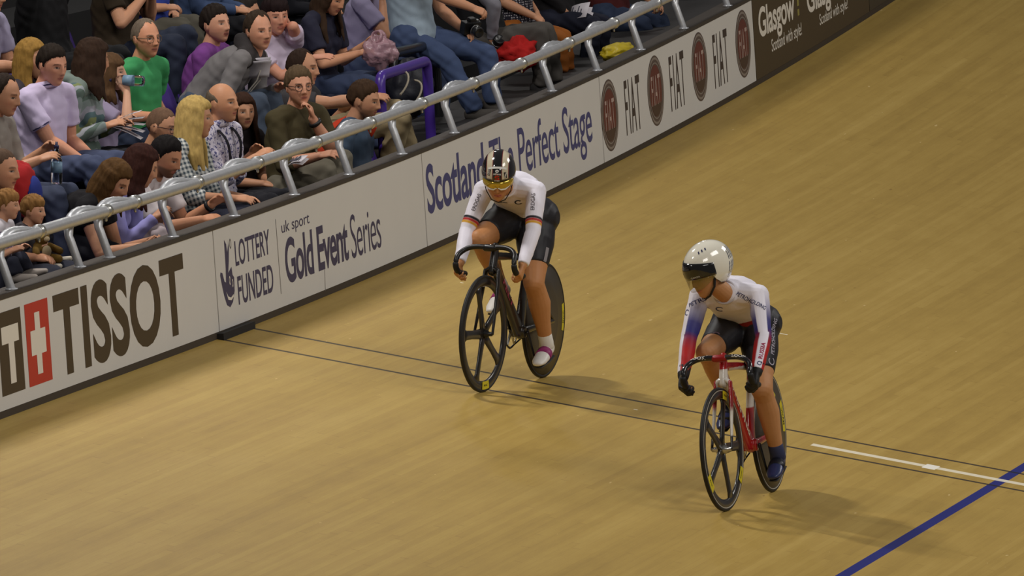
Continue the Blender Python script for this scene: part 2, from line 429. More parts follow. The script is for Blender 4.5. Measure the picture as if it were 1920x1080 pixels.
t2 = board(BY[1], BY[2], M_white, 'white advertising board reading LOTTERY FUNDED and Gold Event Series')
i = Ink(); i.px(text_mesh('LOTTERY', .012), (439, 452), (507, 476)); i.px(text_mesh('FUNDED', .012), (444.5, 519), (514, 547))
i.px(text_mesh('uk sport', .0), (527, 416), (581, 425)); i.px(text_mesh('Gold Event', .020, .92), (532, 448), (655, 487)); i.px(text_mesh('Series', -.006, .92), (655, 404), (716, 463))
def Q(pts): return poly([wpx(*p) for p in pts])
def pxpoly(ink, pts):
    pts = [wpx(*p) for p in pts]; V = [(BX + .0012, y, z + float(rise(y))) for y, z in pts]; ink.cut.append((len(ink.V), len(ink.F))); b = len(ink.V); ink.V += V; ink.F.append(tuple(range(b, b + len(V)))); return ink
hand_ = [(420, 450), (424, 458), (426, 474), (428, 457), (427.5, 449), (429, 462), (429, 490), (428, 512), (434, 500), (436, 515), (439, 520), (440, 545), (437, 566), (432, 576), (426, 572), (421, 556), (417, 538), (413, 517), (413.5, 511), (417, 512), (421, 528), (424, 530), (423.5, 505), (422, 480)]
pxpoly(i, hand_); i.build('lettering', M_navy, t2)
e = Ink(); pxpoly(e, [(424, 547), (428, 556), (433, 558), (438, 551), (438, 556), (434, 563), (428, 562)])
for a, b in (((429, 518), (432.5, 534)), ((434.5, 523), (437.5, 538))): e.px(ring2(.2), a, b, .002)
for p in range(len(e.V)): e.V[p] = (BX + .002, e.V[p][1], e.V[p][2])
e.build('emblem_smile', M_wht, t2)
j = Ink(); pxpoly(j, [(516.4, 411), (517.1, 411), (527.8, 551), (527.1, 551)]); j.px(ring2(.18), (429.5, 448), (434, 466)); pxpoly(j, [(608.5, 505), (609, 505), (610.6, 546), (610, 546)]); j.build('panel_joint', mat('joint_grey', (110, 104, 100), .6), t2)

t3 = board(BY[2], BY[3], M_white, 'white advertising board reading Scotland The Perfect Stage')
i = Ink(); i.px(text_mesh('Scotland', .018, .95), (797, 310), (911, 356)); i.px(text_mesh('The Perfect Stage', .004, .95), (916, 264), (1113.5, 291)); i.build('lettering', M_blue, t3)

t4 = board(BY[3], BY[4], M_white, 'white advertising board with four round FIAT badges')
txt = Ink()
for a, b in (((1169, 152), (1204, 240)), ((1253, 107), (1287, 195)), ((1335, 66), (1368, 152))): txt.px(text_mesh('FIAT', .008, 1.2), a, b)
txt.build('lettering', mat('ink_fiat', (60, 48, 44), .5), t4)
M_chr = mat('badge_chrome', (150, 140, 134), .35, metal=.3); M_drk = mat('badge_dark', (84, 70, 66), .4); M_br = mat('badge_red', (94, 28, 28), .35, noise_amt=.25, scale=9)
for cx, cy, hh in ((1143.5, 216, 71), (1229.5, 170, 70), (1312, 125, 68.5), (1393.5, 82, 67)):
    y, z = wpx(cx, cy); r = .243
    def ringp(R, l): return disc2(40), (y - R, z + R), (y + R, z - R), l
    root = Ink().put(*ringp(r, .001)).build('emblem', M_drk, t4)
    Ink().put(ring2(.035, 40), (y - r * .95, z + r * .95), (y + r * .95, z - r * .95), .0016).build('emblem_ring', M_chr, root)
    Ink().put(ring2(.02, 40), (y - r * .80, z + r * .80), (y + r * .80, z - r * .80), .0018).build('emblem_ring', M_chr, root)
    Ink().put(*ringp(r * .73, .0016)).build('emblem_field', M_br, root)
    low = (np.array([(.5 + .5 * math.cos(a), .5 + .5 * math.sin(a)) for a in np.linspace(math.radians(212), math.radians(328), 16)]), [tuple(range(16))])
    Ink().put(low, (y - r * .72, z + r * .72), (y + r * .72, z - r * .72), .002).build('emblem_lower', mat('badge_brown', (66, 44, 36), .4), root)  # badge field turns from red to brown in its lower segment
    Ink().put(text_mesh('FIAT', .0, 1.15), (y - r * .54, z + r * .44), (y + r * .54, z - r * .40), .0026).build('emblem_lettering', mat('badge_silver', (190, 165, 158), .35, metal=.2), root)

t5 = board(BY[4], BY[5], M_brown, 'dark brown advertising board reading Glasgow Scotland with style')
i = Ink(); i.px(text_mesh('Glasgow', .022, .95), (1420.5, 16), (1492, 51)); i.px(text_mesh('Scotland with style!', .006), (1446, 80), (1503.5, 64)) if False else i.px(text_mesh('Scotland with style!', .006), (1446, 74), (1504, 72))
i.px(text_mesh('Glasgow', .022, .95), (1511, -26), (1584, 2)); i.px(text_mesh('Scotland with style!', .006), (1536, 27), (1590, 22)); i.build('lettering', M_wht, t5)
j = Ink()
for a, b in (((1494, 0), (1498, 10)), ((1495, 18), (1499, 28))): j.px(SQ, a, b)
j.build('lettering_colon', M_olive, t5)
board(BY[5], BY[6], mat('board_brown_plain', (66, 56, 40), .55, noise_amt=.05, scale=3), 'plain brown board at the far end of the row')

# ------------------------------------------------------------------ galvanised handrail
M_galv = mat('galvanised', (206, 208, 212), .34, metal=.6, noise_amt=.16, scale=28, bump=.05, bscale=60)
M_cap = mat('galvanised_worn', (205, 205, 200), .25, metal=.8)
RX, RZ = -.045, .906
hr = MB(); ys = np.arange(-5.6, 22, .4)
hr.loft([(RX, y, RZ + float(rise(y))) for y in ys], .033, n=14, lat=(1, 0, 0))
rail = hr.build('handrail', M_galv); tag(rail, 'galvanised tube handrail on bent posts above the advertising boards', 'handrail')
posts = [-3.76, -2.49, -1.92, -.657, .622, 1.927, 3.183, 4.444, 5.75, 7.027, 8.347, 9.633, 10.911, 12.239, 13.64, 14.93, 16.2]
def bez(P, n=8):
    P = [np.asarray(p, float) for p in P]; out = []
    for i in range(n + 1):
        t = i / n; q = P
        while len(q) > 1: q = [a * (1 - t) + b * t for a, b in zip(q, q[1:])]
        out.append(q[0])
    return out
for y in posts:
    r = float(rise(y)); b = MB(); d = V3(0, y, r)
    path = [V3(-.03, 0, .646), V3(-.075, 0, .80)] + bez([V3(-.082, 0, .82), V3(-.098, .02, .955), V3(-.060, .22, .955), V3(-.045, .52, .915)], 9)
    path = [p + d for p in path]; n = len(path)
    b.loft(path, [.0235] * 2 + [.0235 + .010 * math.sin(math.pi * min(1, i / 8)) for i in range(n - 2)], n=14, lat=(0, 1, 0))
    b.lathe(V3(-.03, y, r + .646), (0, 0, 1), [(0, .036), (.008, .034), (.010, .024)], 14)
    p = b.build('post', M_galv, rail)
    c = MB(); q = V3(RX, y + .60, RZ + float(rise(y + .60)))
    c.lathe(q - V3(0, .03, 0), (0, 1, 0), [(0, .034), (.002, .0395), (.058, .0395), (.06, .031)], 18)
    c.loft([q + V3(0, .0, -.03), q + V3(0, .0, -.052)], .008, n=8)
    c.build('collar', M_cap, p)

# ------------------------------------------------------------------ stair rails
def tube_path(corner_pts, r=.08, n=6):
    P = [np.asarray(p, float) for p in corner_pts]; out = [P[0]]
    for i in range(1, len(P) - 1):
        a = P[i] + unit(P[i - 1] - P[i]) * r; c = P[i] + unit(P[i + 1] - P[i]) * r
        out += bez([a, P[i], c], n)
    return out + [P[-1]]
M_purple = mat('purple_paint', (70, 44, 140), .3, spec=.5)
a, b_, c_, d_ = at(718, 292, -.5), at(712, 143, -.5), at(800, 114, -.5), at(806, 246, -.5)
a[2] = 0.0; d_[2] = .0
m = MB(); m.loft(tube_path([a, b_, c_, d_], .07), .034, n=16, lat=(1, 0, 0)); pr = m.build('stair_rail', M_purple); tag(pr, 'purple tubular stair rail behind the handrail, beside the dark bag', 'rail')
m = MB(); p = (b_ + a) / 2; p[2] = .66; m.box(p + V3(.022, -.03, 0), p + V3(.036, .03, .05)); m.build('sticker', M_wht, pr)
a, b_, c_, d_ = at(737, 230, -.75), at(737, 100, -.75), at(815, 82, -.75), at(822, 235, -.75); a[2] = .37; d_[2] = .37
m = MB(); m.loft(tube_path([a, b_, c_, d_], .07), .034, n=16, lat=(1, 0, 0)); tag(m.build('stair_rail', mat('black_gloss', (26, 26, 28), .25, spec=.6)), 'black tubular stair rail behind the purple one', 'rail')
# purple flank wall under the stair
def seat_thing(x, y, zf, label, fold=False, yaw=0):
    root = empty('stadium_seat', (x, y, zf)); root.rotation_euler.z = yaw; tag(root, label, 'seat', 'purple stadium seats')
    pts = []; V = []; F = []; nu, nv = 9, 8
    b = MB()
    for s in (0, 1):
        for i in range(nv + 1):
            t = i / nv; z = .44 + .40 * t; xx = -.20 - .10 * t + .035 * (1 - t) ** 3
            hw = .215 * (1 - .10 * t - .38 * max(0, t - .78) ** 1.4 * 4)
            for j in range(nu):
                q = -1 + 2 * j / (nu - 1); V.append((xx + .05 * q * q - .012 * s, hw * q, z))
    k = (nv + 1) * nu
    for i in range(nv):
        for j in range(nu - 1):
            p = i * nu + j; F.append((p, p + 1, p + nu + 1, p + nu)); F.append((k + p, k + p + nu, k + p + nu + 1, k + p + 1))
    for i in range(nv):
        for j in (0, nu - 1): p = i * nu + j; F.append((p, p + nu, k + p + nu, k + p))
    for j in range(nu - 1):
        for i in (0, nv): p = i * nu + j; F.append((p, p + 1, k + p + 1, k + p))
    fix_normals(new_obj('backrest', V, F, M_seat, root))
    b = MB(); b.loft([(-.17, 0, .42), (-.05, 0, .405), (.12, 0, .41), (.2, 0, .42)], [.2, .215, .215, .19], [.018, .016, .016, .014], lat=(0, 1, 0), n=16); b.build('seat_pan', M_seat, root)
    b = MB(); b.box((-.16, -.03, 0), (-.10, .03, .41)); b.box((-.2, -.12, 0), (-.02, .12, .012)); b.build('bracket', mat('black_metal', (30, 30, 32), .5), root, smooth=False)
    return root
M_seat = mat('seat_purple', (72, 46, 138), .38, noise_amt=.06, scale=20)

# ------------------------------------------------------------------ people
def rotm(fwd, up=(0, 0, 1)):
    x = unit(fwd); z = np.asarray(up, float); y = unit(np.cross(z, x)); z = np.cross(x, y)
    return np.stack([x, y, z], 1)                    # columns: forward, left, up
def look(yaw, pitch=0, roll=0):                     # yaw 0 faces the track (+X), positive turns towards -Y; pitch positive looks down
    y = math.radians(yaw); p = math.radians(pitch); r = math.radians(roll)
    f = V3(math.cos(y) * math.cos(p), -math.sin(y) * math.cos(p), -math.sin(p))
    M = rotm(f); c, s = math.cos(r), math.sin(r)
    return np.stack([M[:, 0], M[:, 1] * c + M[:, 2] * s, M[:, 2] * c - M[:, 1] * s], 1)
sstep = lambda a, b, x: (lambda t: t * t * (3 - 2 * t))(np.clip((np.asarray(x, float) - a) / (b - a), 0, 1))
def head_surface(d, fem=0.0, plain=False):
    low = np.clip(-d[:, 2], 0, 1); x = d[:, 0] * .098; y = d[:, 1] * .0765; z = d[:, 2] * .118
    y = y * (1 - (.26 + .06 * fem) * low ** 1.5) * (1 + .03 * np.clip(d[:, 2], 0, 1))
    x = np.where(x < 0, x * (1 + .06 * np.clip(d[:, 2] + .3, 0, 1)) * (1 - .55 * low), x * (1 - .22 * low)) + .050 * low ** 1.6
    z = np.where(z < 0, z * .98, z)
    p = np.stack([x, y, z], 1)
    if plain: return p
    fr = sstep(.01, .05, x); g = lambda cy, cz, sy, sz: np.exp(-((np.abs(y) - cy) / sy) ** 2 - ((z - cz) / sz) ** 2) * fr
    g0 = lambda cz, sy, sz: np.exp(-(y / sy) ** 2 - ((z - cz) / sz) ** 2) * fr
    dx = .010 * g0(.008, .010, .018) + .017 * g0(-.014, .0105, .016) + (.022 - .004 * fem) * g0(-.030, .0125, .0105) + .007 * g(.014, -.033, .008, .008)
    dx += -.011 * g(.032, .007, .015, .012) + .006 * g(.030, .026, .020, .008) * (1 - .5 * fem) + .005 * g(.045, -.022, .018, .018)
    dx += .0065 * g0(-.0545, .019, .0052) + .007 * g0(-.066, .017, .006) - .004 * g0(-.060, .024, .0028) + .007 * g0(-.096, .018, .015) * (1 - .3 * fem) - .004 * g0(-.078, .02, .006)
    p[:, 0] += dx
    p[:, 1] += np.sign(y) * .004 * np.exp(-((x - .0) / .03) ** 2 - ((z + .075) / .02) ** 2) * (1 - fem)
    return p
def face_colors(hl, base, skin, brow, lip, beard=0, beard_col=(60, 45, 35), mouth=0, shut=0, s=1.0):
    """paint brows, eyes, lips and beard growth on the skin; hl = points in head space"""
    c = base; x, y, z = hl[:, 0], hl[:, 1], hl[:, 2]; front = x > .045
    def mixin(m, col, a=1.0):
        m = np.clip(m, 0, 1)[:, None] * a; c[:] = c * (1 - m) + lin(col) * m
    ay = np.abs(y)
    if beard > 0:
        bm_ = sstep(-.038, -.055, z) * sstep(-.01, .02, x) * sstep(-.135, -.12, z) + np.exp(-((z + .047) / .006) ** 2 - (y / .026) ** 4) * (x > .05)
        lipm = np.exp(-(y / .024) ** 4 - ((z + .060) / .011) ** 4); mixin(np.clip(bm_, 0, 1) * (1 - lipm), beard_col, beard)
    mixin(np.exp(-((ay - .05) / .018) ** 2 - ((z + .028) / .02) ** 2) * (x > .02), (205, 120, 96), .22)
    mixin(sstep(.0055, .0035, np.abs(z - (.0265 - 2.2 * (ay - .030) ** 2 * 4))) * ((ay > .013) & (ay < .050)) * front, brow, .62)
    eye = ((ay - .032) / .0145) ** 2 + ((z - .005) / .0052) ** 2
    if not shut:
        mixin(sstep(1.5, 1.0, eye) * front, (70, 46, 38), .8); mixin(sstep(1.0, .8, eye + np.where(z > .0085, 1, 0) * .3) * front, (172, 152, 138)); mixin(sstep(.0078, .0060, np.hypot(ay - .032, z - .006)) * sstep(1.35, 1.0, eye) * front, (44, 32, 28))
    else:
        mixin(sstep(.0028, .0016, np.abs(z - .002 - 14 * (ay - .032) ** 2)) * (np.abs(ay - .032) < .015) * front, (74, 48, 40), .9)
    lipm = sstep(1.15, .75, (y / .025) ** 2 + ((z + .060) / (.0115 + .004 * mouth)) ** 2) * front
    mixin(lipm, lip, .8); mixin(sstep(1.2, .7, (y / .022) ** 2 + ((z + .060) / (.0022 + .007 * mouth)) ** 2) * front, (70, 30, 28), .75)
    mixin(np.exp(-((ay - .008) / .005) ** 2 - ((z + .039) / .0035) ** 2) * (x > .08), (90, 50, 40), .6)
    return c
def ik(a, t, l1, l2, pole):
    a = np.asarray(a, float); t = np.asarray(t, float); d = np.linalg.norm(t - a); D = min(d, (l1 + l2) * .995); D = max(D, abs(l1 - l2) + .02)
    u = unit(t - a); t = a + u * D; c = (l1 * l1 + D * D - l2 * l2) / (2 * D); h = math.sqrt(max(l1 * l1 - c * c, 0))
    p = np.asarray(pole, float); p = p - u * (p @ u); p = unit(p)
    return a + u * c + p * h, t
def add_hand(mb, w, d, pn, side, curl=30, s=1.0, spread=1.0, thumb=35, r=.0082):
    """w wrist, d direction of the palm, pn normal out of the palm, side +1 when the thumb lies on cross(d, pn)"""
    d = unit(d); pn = unit(np.asarray(pn, float) - d * (np.asarray(pn, float) @ d)); l = np.cross(d, pn) * side
    mb.loft([w - d * .01 * s, w + d * .03 * s, w + d * .06 * s, w + d * .083 * s], [.026 * s, .037 * s, .042 * s, .040 * s], [.019 * s, .017 * s, .015 * s, .012 * s], lat=l, n=14, cap=.6, pw=2.5)
    for k, (o, ln, sp) in enumerate(((.031, .070, 6), (.0105, .078, 1.5), (-.0105, .073, -3), (-.030, .058, -8))):
        p = w + d * (.080 - .004 * abs(k - 1.2)) * s + l * o * s; a = math.radians(sp * spread); dd = unit(d * math.cos(a) + l * math.sin(a)); pts = [p - dd * .012 * s]; q = p
        for j, fr in enumerate((.45, .31, .24)):
            ca = math.radians(curl * (.75, 1.75, 2.45)[j] * (1 + .12 * (k - 1))); v = dd * math.cos(ca) + pn * math.sin(ca); pts.append(q); q = q + v * ln * fr * s
        pts.append(q); mb.loft(pts, [r * s * 1.05, r * s * 1.1, r * s, r * s * .95, r * s * .8], lat=l, n=9)
    b = w + d * .018 * s + l * .024 * s; ta = math.radians(thumb); v1 = unit(d * math.cos(ta) + l * math.sin(ta) + pn * .35); v2 = unit(v1 + d * .45 + pn * .25 * curl / 30)
    mb.loft([b - v1 * .005 * s, b + v1 * .038 * s, b + v1 * .038 * s + v2 * .030 * s, b + v1 * .038 * s + v2 * .052 * s], [.014 * s, .0115 * s, .0098 * s, .0075 * s], n=9)
HAIRLINE = {'short': .062, 'receding': .088, 'ring': .10, 'buzz': .07, 'fringe': .038, 'long': .058, 'bob': .045, 'pony': .064}
def hair_line(a, kind):
    zf = HAIRLINE[kind]; ear = .004 if kind in ('long', 'bob', 'pony', 'fringe') else .012
    return np.interp(a, [0, .45, .85, 1.10, 1.28, 1.42, 1.75, 2.1, math.pi], [zf, zf + (.012 if kind == 'receding' else -.002), max(.038, zf - .022), .018, -.030, .006, ear, -.045, -.075])
def hair_shell(kind, thick, nu=72, nv=48, seed=0):
    d, f = sphere_dirs(nu, nv); p = head_surface(d, plain=True); a = np.abs(np.arctan2(p[:, 1], p[:, 0] + .012)); z = p[:, 2]
    m = sstep(-.004, .012, z - hair_line(a, kind) - .003 * np.sin(a * 17 + seed) - .002 * np.sin(a * 41 + 2 * seed))
    if kind == 'ring': m = m * sstep(.015, -.01, z - np.interp(a, [0, 1.0, 1.5, 2.2, math.pi], [-.2, .01, .048, .066, .085]))
    nrm = unit_rows(d / np.array([.098, .0765, .118]) ** 1)
    ex = 1 + .35 * sstep(.02, .1, z) * (kind not in ('buzz', 'ring'))
    wob = 1 + .22 * np.sin(p @ V3(210, 130, 60) + seed) * np.sin(p @ V3(70, -190, 110) + 2 * seed)
    tp = .25 + .75 * sstep(0, .045, z - hair_line(a, kind)) if kind not in ('long', 'bob') else 1.0
    return p + nrm * ((thick * ex * wob * tp + .010) * m - .010)[:, None], f, m
def unit_rows(v): return v / np.linalg.norm(v, axis=1)[:, None]

def hair_mat(col): 
    n = 'hair_%d_%d_%d' % tuple(col)
    return mat(n, col, .75, noise_amt=.45, scale=60, bump=.35, bscale=120, stretch=(1, 1, .22), spec=.12)
def cloth_mat(name, col, pattern=None, cols=None, scale=1.0):
    key = 'cloth_' + name
    if key in MATS: return MATS[key]
    m = mat(key, col, .85, noise_amt=.10, scale=14, bump=.15, bscale=420, spec=.2)
    if not pattern: return m
    nt = m.node_tree; N = nt.nodes; L = nt.links; b = N['Principled BSDF']
    tc = N.new('ShaderNodeTexCoord'); sp = N.new('ShaderNodeSeparateXYZ'); mp = N.new('ShaderNodeMapping'); L.new(tc.outputs['Object'], mp.inputs[0]); L.new(mp.outputs[0], sp.inputs[0])
    mp.inputs['Rotation'].default_value = (.2, .35, .3)
    def mth(op, a, c=None):
        n = N.new('ShaderNodeMath'); n.operation = op
        for i, q in enumerate((a, c)):
            if q is None: continue
            if isinstance(q, (int, float)): n.inputs[i].default_value = q
            else: L.new(q, n.inputs[i])
        return n.outputs[0]
    def mixc(fac, a, c):
        n = N.new('ShaderNodeMix'); n.data_type = 'RGBA'
        for i, q in ((0, fac), (6, a), (7, c)):
            if isinstance(q, (int, float)): n.inputs[i].default_value = q
            elif isinstance(q, tuple): n.inputs[i].default_value = rgba(q)
            else: L.new(q, n.inputs[i])
        return n.outputs[2]
    if pattern == 'check':
        fx = mth('LESS_THAN', mth('FRACT', mth('MULTIPLY', mth('ADD', sp.outputs[0], mth('MULTIPLY', sp.outputs[1], .6)), 38 * scale)), .5)
        fz = mth('LESS_THAN', mth('FRACT', mth('MULTIPLY', sp.outputs[2], 38 * scale)), .5)
        col = mixc(mth('MULTIPLY', mth('ADD', fx, fz), .5), cols[0], cols[1])
    elif pattern == 'floral':
        v = N.new('ShaderNodeTexNoise'); v.inputs['Scale'].default_value = 55 * scale; v.inputs['Detail'].default_value = 4; v.inputs['Roughness'].default_value = .7; L.new(tc.outputs['Object'], v.inputs[0])
        col = mixc(mth('GREATER_THAN', v.outputs['Fac'], .545), cols[0], cols[1])
    elif pattern == 'stripes':
        v = N.new('ShaderNodeTexNoise'); v.inputs['Scale'].default_value = 9; L.new(tc.outputs['Object'], v.inputs[0])
        q = mth('FRACT', mth('ADD', mth('MULTIPLY', mth('ADD', sp.outputs[2], mth('MULTIPLY', sp.outputs[0], -.5)), 5.2 * scale), mth('MULTIPLY', v.outputs['Fac'], .35)))
        r = N.new('ShaderNodeValToRGB'); r.color_ramp.interpolation = 'CONSTANT'; L.new(q, r.inputs[0]); e = r.color_ramp.elements
        n = len(cols); e[0].position = 0; e[0].color = rgba(cols[0]); e[1].position = 1 - 1 / n; e[1].color = rgba(cols[-1])
        for i in range(1, n - 1): x = e.new(i / n); x.color = rgba(cols[i])
        col = r.outputs[0]
    elif pattern == 'dots':
        v = N.new('ShaderNodeTexVoronoi'); v.inputs['Scale'].default_value = 60 * scale; v.inputs['Randomness'].default_value = .15; L.new(tc.outputs['Object'], v.inputs[0])
        col = mixc(mth('LESS_THAN', v.outputs['Distance'], .35), cols[0], cols[1])
    elif pattern == 'print':
        v = N.new('ShaderNodeTexNoise'); v.inputs['Scale'].default_value = 26; v.inputs['Detail'].default_value = 2; L.new(tc.outputs['Object'], v.inputs[0])
        gz = mth('LESS_THAN', sp.outputs[2], scale)
        r = N.new('ShaderNodeValToRGB'); r.color_ramp.interpolation = 'CONSTANT'; L.new(v.outputs['Fac'], r.inputs[0]); e = r.color_ramp.elements
        e[0].position = 0; e[0].color = rgba(cols[1]); e[1].position = .58; e[1].color = rgba(cols[3]); x = e.new(.46); x.color = rgba(cols[2])
        col = mixc(gz, cols[0], r.outputs[0])
    # keep the weave variation
    for l in list(b.inputs['Base Color'].links): L.remove(l)
    L.new(col, b.inputs['Base Color']); return m
M_skin = mat('skin', (200, 150, 120), .52, noise_amt=.07, scale=45, attr=True, spec=.35)
M_glass = mat('spectacle_frame', (30, 26, 24), .3)
M_shoe = {}
SKIN = (198, 144, 111)

def person(label, head, X, yaw=0, pitch=5, roll=0, tyaw=None, fl=0.0, s=1.0, fem=0, skin=SKIN, hair=('short', (50, 38, 30), .012), lip=(176, 104, 92), beard=0, beard_col=(60, 45, 36), mouth=0, shut=0,
           top=('plain', (120, 120, 120)), sleeve='short', bottom=('trousers', (44, 46, 58)), ra=None, la=None, hip=None, legs=True, kr=None, kl=None, fr=None, fl_=None, glasses=None, collar=False, hood=None,
           shoes=(40, 36, 34), group='spectators in the stand', lean=0.0, hl=None, vox=.0056, pole=None, wide=1.0, torso=.50, free=False):
    """head: pixel of the head's centre in the photograph, X: its distance behind the barrier plane (negative).  Hands, knees, feet: (px, py, X)"""
    H = at(head[0], head[1], X) if len(head) == 2 else np.asarray(head, float)
    tyaw = yaw * .5 if tyaw is None else tyaw
    HM = look(yaw, pitch, roll); TF = look(tyaw)[:, 0]; TL = look(tyaw)[:, 1]
    if len(np.atleast_1d(X)) == 1 and legs is not None: pass
    neck = H + HM @ V3(-.022, 0, -.110) * s + V3(0, 0, -.026) * s - TF * .024 * s
    hz = fl + .47 * (s if s > .85 else .9)
    if hip is None:
        dz = min(neck[2] - hz, torso * s); back = math.sqrt(max(torso ** 2 * s * s - dz * dz, .0)) + lean
        hipc = neck - TF * max(back, .05); hipc[2] = neck[2] - dz
    else: hipc = at_y(hip[0], hip[1], neck[1] + (hip[3] if len(hip) > 3 else 0))
    base = V3(hipc[0], hipc[1], fl)
    up = unit(neck - hipc); TL = unit(TL - up * (TL @ up)); FW = np.cross(TL, up)
    sw = (.198 - .026 * fem) * s * wide; shy = .052 * s
    sh = {k: neck + TL * sg * sw - up * shy + FW * .01 * s for k, sg in (('l', 1), ('r', -1))}
    hp = {k: hipc + TL * sg * .088 * s for k, sg in (('l', 1), ('r', -1))}
    arm = {}
    for k, sg, t in (('l', 1, la), ('r', -1, ra)):
        pl = None; hand_o = {}
        if t is None: tgt = hp[k] + look(tyaw)[:, 0] * .29 * s + TL * sg * -.035 * s + V3(0, 0, .135 * s)
        else:
            hand_o = t[3] if len(t) > 3 else {}
            tgt = at_y(t[0], t[1], hipc[1] + hand_o.get('dy', .11 * sg * s))
        pl = hand_o.get('pole', -FW * .35 + TL * sg * .22 - V3(0, 0, 1)) 
        e, w_ = ik(sh[k], tgt, .285 * s, .25 * s, pl); arm[k] = (e, w_, hand_o)
    # legs
    leg = {}
    for k, sg, kn, ft in (('l', 1, kl, fl_), ('r', -1, kr, fr)):
        d = look(tyaw * .6)[:, 0]; K = hp[k] + d * .43 * s + TL * sg * .05 * s + V3(0, 0, .03) if kn is None else at_y(kn[0], kn[1], hipc[1] + .09 * sg * s)
        A = K + V3(0, 0, -.40 * s) + d * .02 if ft is None else at_y(ft[0], ft[1], hipc[1] + .09 * sg * s)
        if not free:
            K = K.copy(); A = A.copy(); K[0] = min(K[0], -.19); A[0] = min(A[0], -.33 if ft is None else -.16)
        leg[k] = (K, A)
    # ---- body
    b = MB(); d, f = sphere_dirs(72, 54); hv = head_surface(d, fem) * s; b.add(H + hv @ HM.T, f)
    for sg in (1, -1):
        ear = MB(); c = H + HM @ (V3(-.004, sg * .076, -.004) * s)
        E = HM @ np.array([[math.cos(.5 * sg), -math.sin(.5 * sg), 0], [math.sin(.5 * sg), math.cos(.5 * sg), 0], [0, 0, 1]]); E = E @ np.array([[1, 0, -.15], [0, 1, 0], [.15, 0, 1]])
        b.ell(c, V3(.017, .0075, .031) * s, E, 12, 8); b.torus(c + E @ V3(-.001, 0, .003) * s, E @ V3(0, 1, 0), .017 * s, .0048 * s, 14, 6)
    nr = (.056 - .010 * fem) * s
    b.loft([neck - up * .05 * s, neck + up * .01 * s, H + HM @ (V3(-.022, 0, -.075) * s), H + HM @ (V3(-.012, 0, -.02) * s)], [nr * 1.15, nr, nr * .94, nr * .9], lat=TL, n=18)
    def spine(t): return hipc * (1 - t) + neck * t - FW * .035 * math.sin(t * math.pi) * s
    st = [0, .28, .58, .82, .97]; wd = [.178, .164, .178, .178, .084]; dp = [.135, .128, .134, .112, .068]
    if fem: wd = [.180, .142, .152, .150, .072]; dp = [.130, .108, .114, .098, .058]
    wd = [q * wide for q in wd]
    def torso_loft(mb, add): 
        mb.loft([spine(t) for t in st], [(q + add) * s for q in wd], [(q + add) * s for q in dp], lat=TL, n=22, cap=.5, pw=2.3)
        if fem:
            for sg in (1, -1): mb.ell(spine(.60) + FW * (.075 + add) * s + TL * sg * .068 * s, V3(.066, .072, .070) * s, np.stack([FW, TL, up], 1))
    def yoke(mb, add):
        for k in 'lr': mb.loft([spine(.93), sh[k] * .55 + spine(.93) * .45 + up * .012 * s, sh[k]], [(.06 + add) * s, (.056 + add) * s, (.054 - .006 * fem + add) * s], lat=FW, n=16)
    torso_loft(b, -.016); yoke(b, -.008)
    for k, sg in (('l', 1), ('r', -1)):
        e, w_, ho = arm[k]; a = (1 - .13 * fem) * s
        b.loft([sh[k], sh[k] * .6 + e * .4, e * .93 + sh[k] * .07, e], [.054 * a, .051 * a, .042 * a, .038 * a], n=14)
        b.loft([e, e * .7 + w_ * .3, w_ * .9 + e * .1, w_], [.039 * a, .043 * a, .029 * a, .027 * a], n=14)
        fd = unit(w_ - e); hd = ho.get('dir', fd); pn = ho.get('pn', V3(0, 0, -1) * .8 - TL * sg * .5)
        add_hand(b, w_, hd, pn, ho.get('side', -sg), ho.get('curl', 20), s * (1 - .07 * fem) * .90, .5, ho.get('thumb', 24))
    if bottom and bottom[0] == 'bare':
        for k in 'lr':
            K, A = leg[k]; b.loft([hp[k], K], [.075 * s, .052 * s]); b.loft([K, A], [.05 * s, .036 * s])
    base_skin = lin(skin)
    hcol = hair[1] if hair else (60, 50, 40)
    def cols(v):
        c = np.tile(base_skin, (len(v), 1)); hlp = (v - H) @ HM / s; near = np.linalg.norm(v - H, axis=1) < .16 * s
        if near.any(): c[near] = face_colors(hlp[near], c[near], skin, tuple(.75 * np.array(hcol)) if hcol[0] < 130 else tuple(.7 * np.array(hcol)), lip, beard, beard_col, mouth, shut)
        return c
    body = b.build('person', M_skin, None, voxel=vox, sm=2, base=base, cols=cols); body.location = base
    tag(body, label, 'person', group)
    def child(mb, name, m, **kw): return mb.build(name, m, body, base=base, **kw)
    # ---- clothes
    tm = cloth_mat('%s_%d_%d_%d' % (top[0], *top[1]), top[1], *(top[2:] if len(top) > 2 else ())) if not isinstance(top, bpy.types.Material) else top
    c = MB(); torso_loft(c, .006); yoke(c, .007)
    c.loft([spine(-.10), spine(0.02), spine(.2)], [wd[0] * s + .012, wd[0] * s + .014, wd[0] * s * .97 + .008], [.128 * s, .128 * s, .118 * s], lat=TL, n=22, cap=.3)
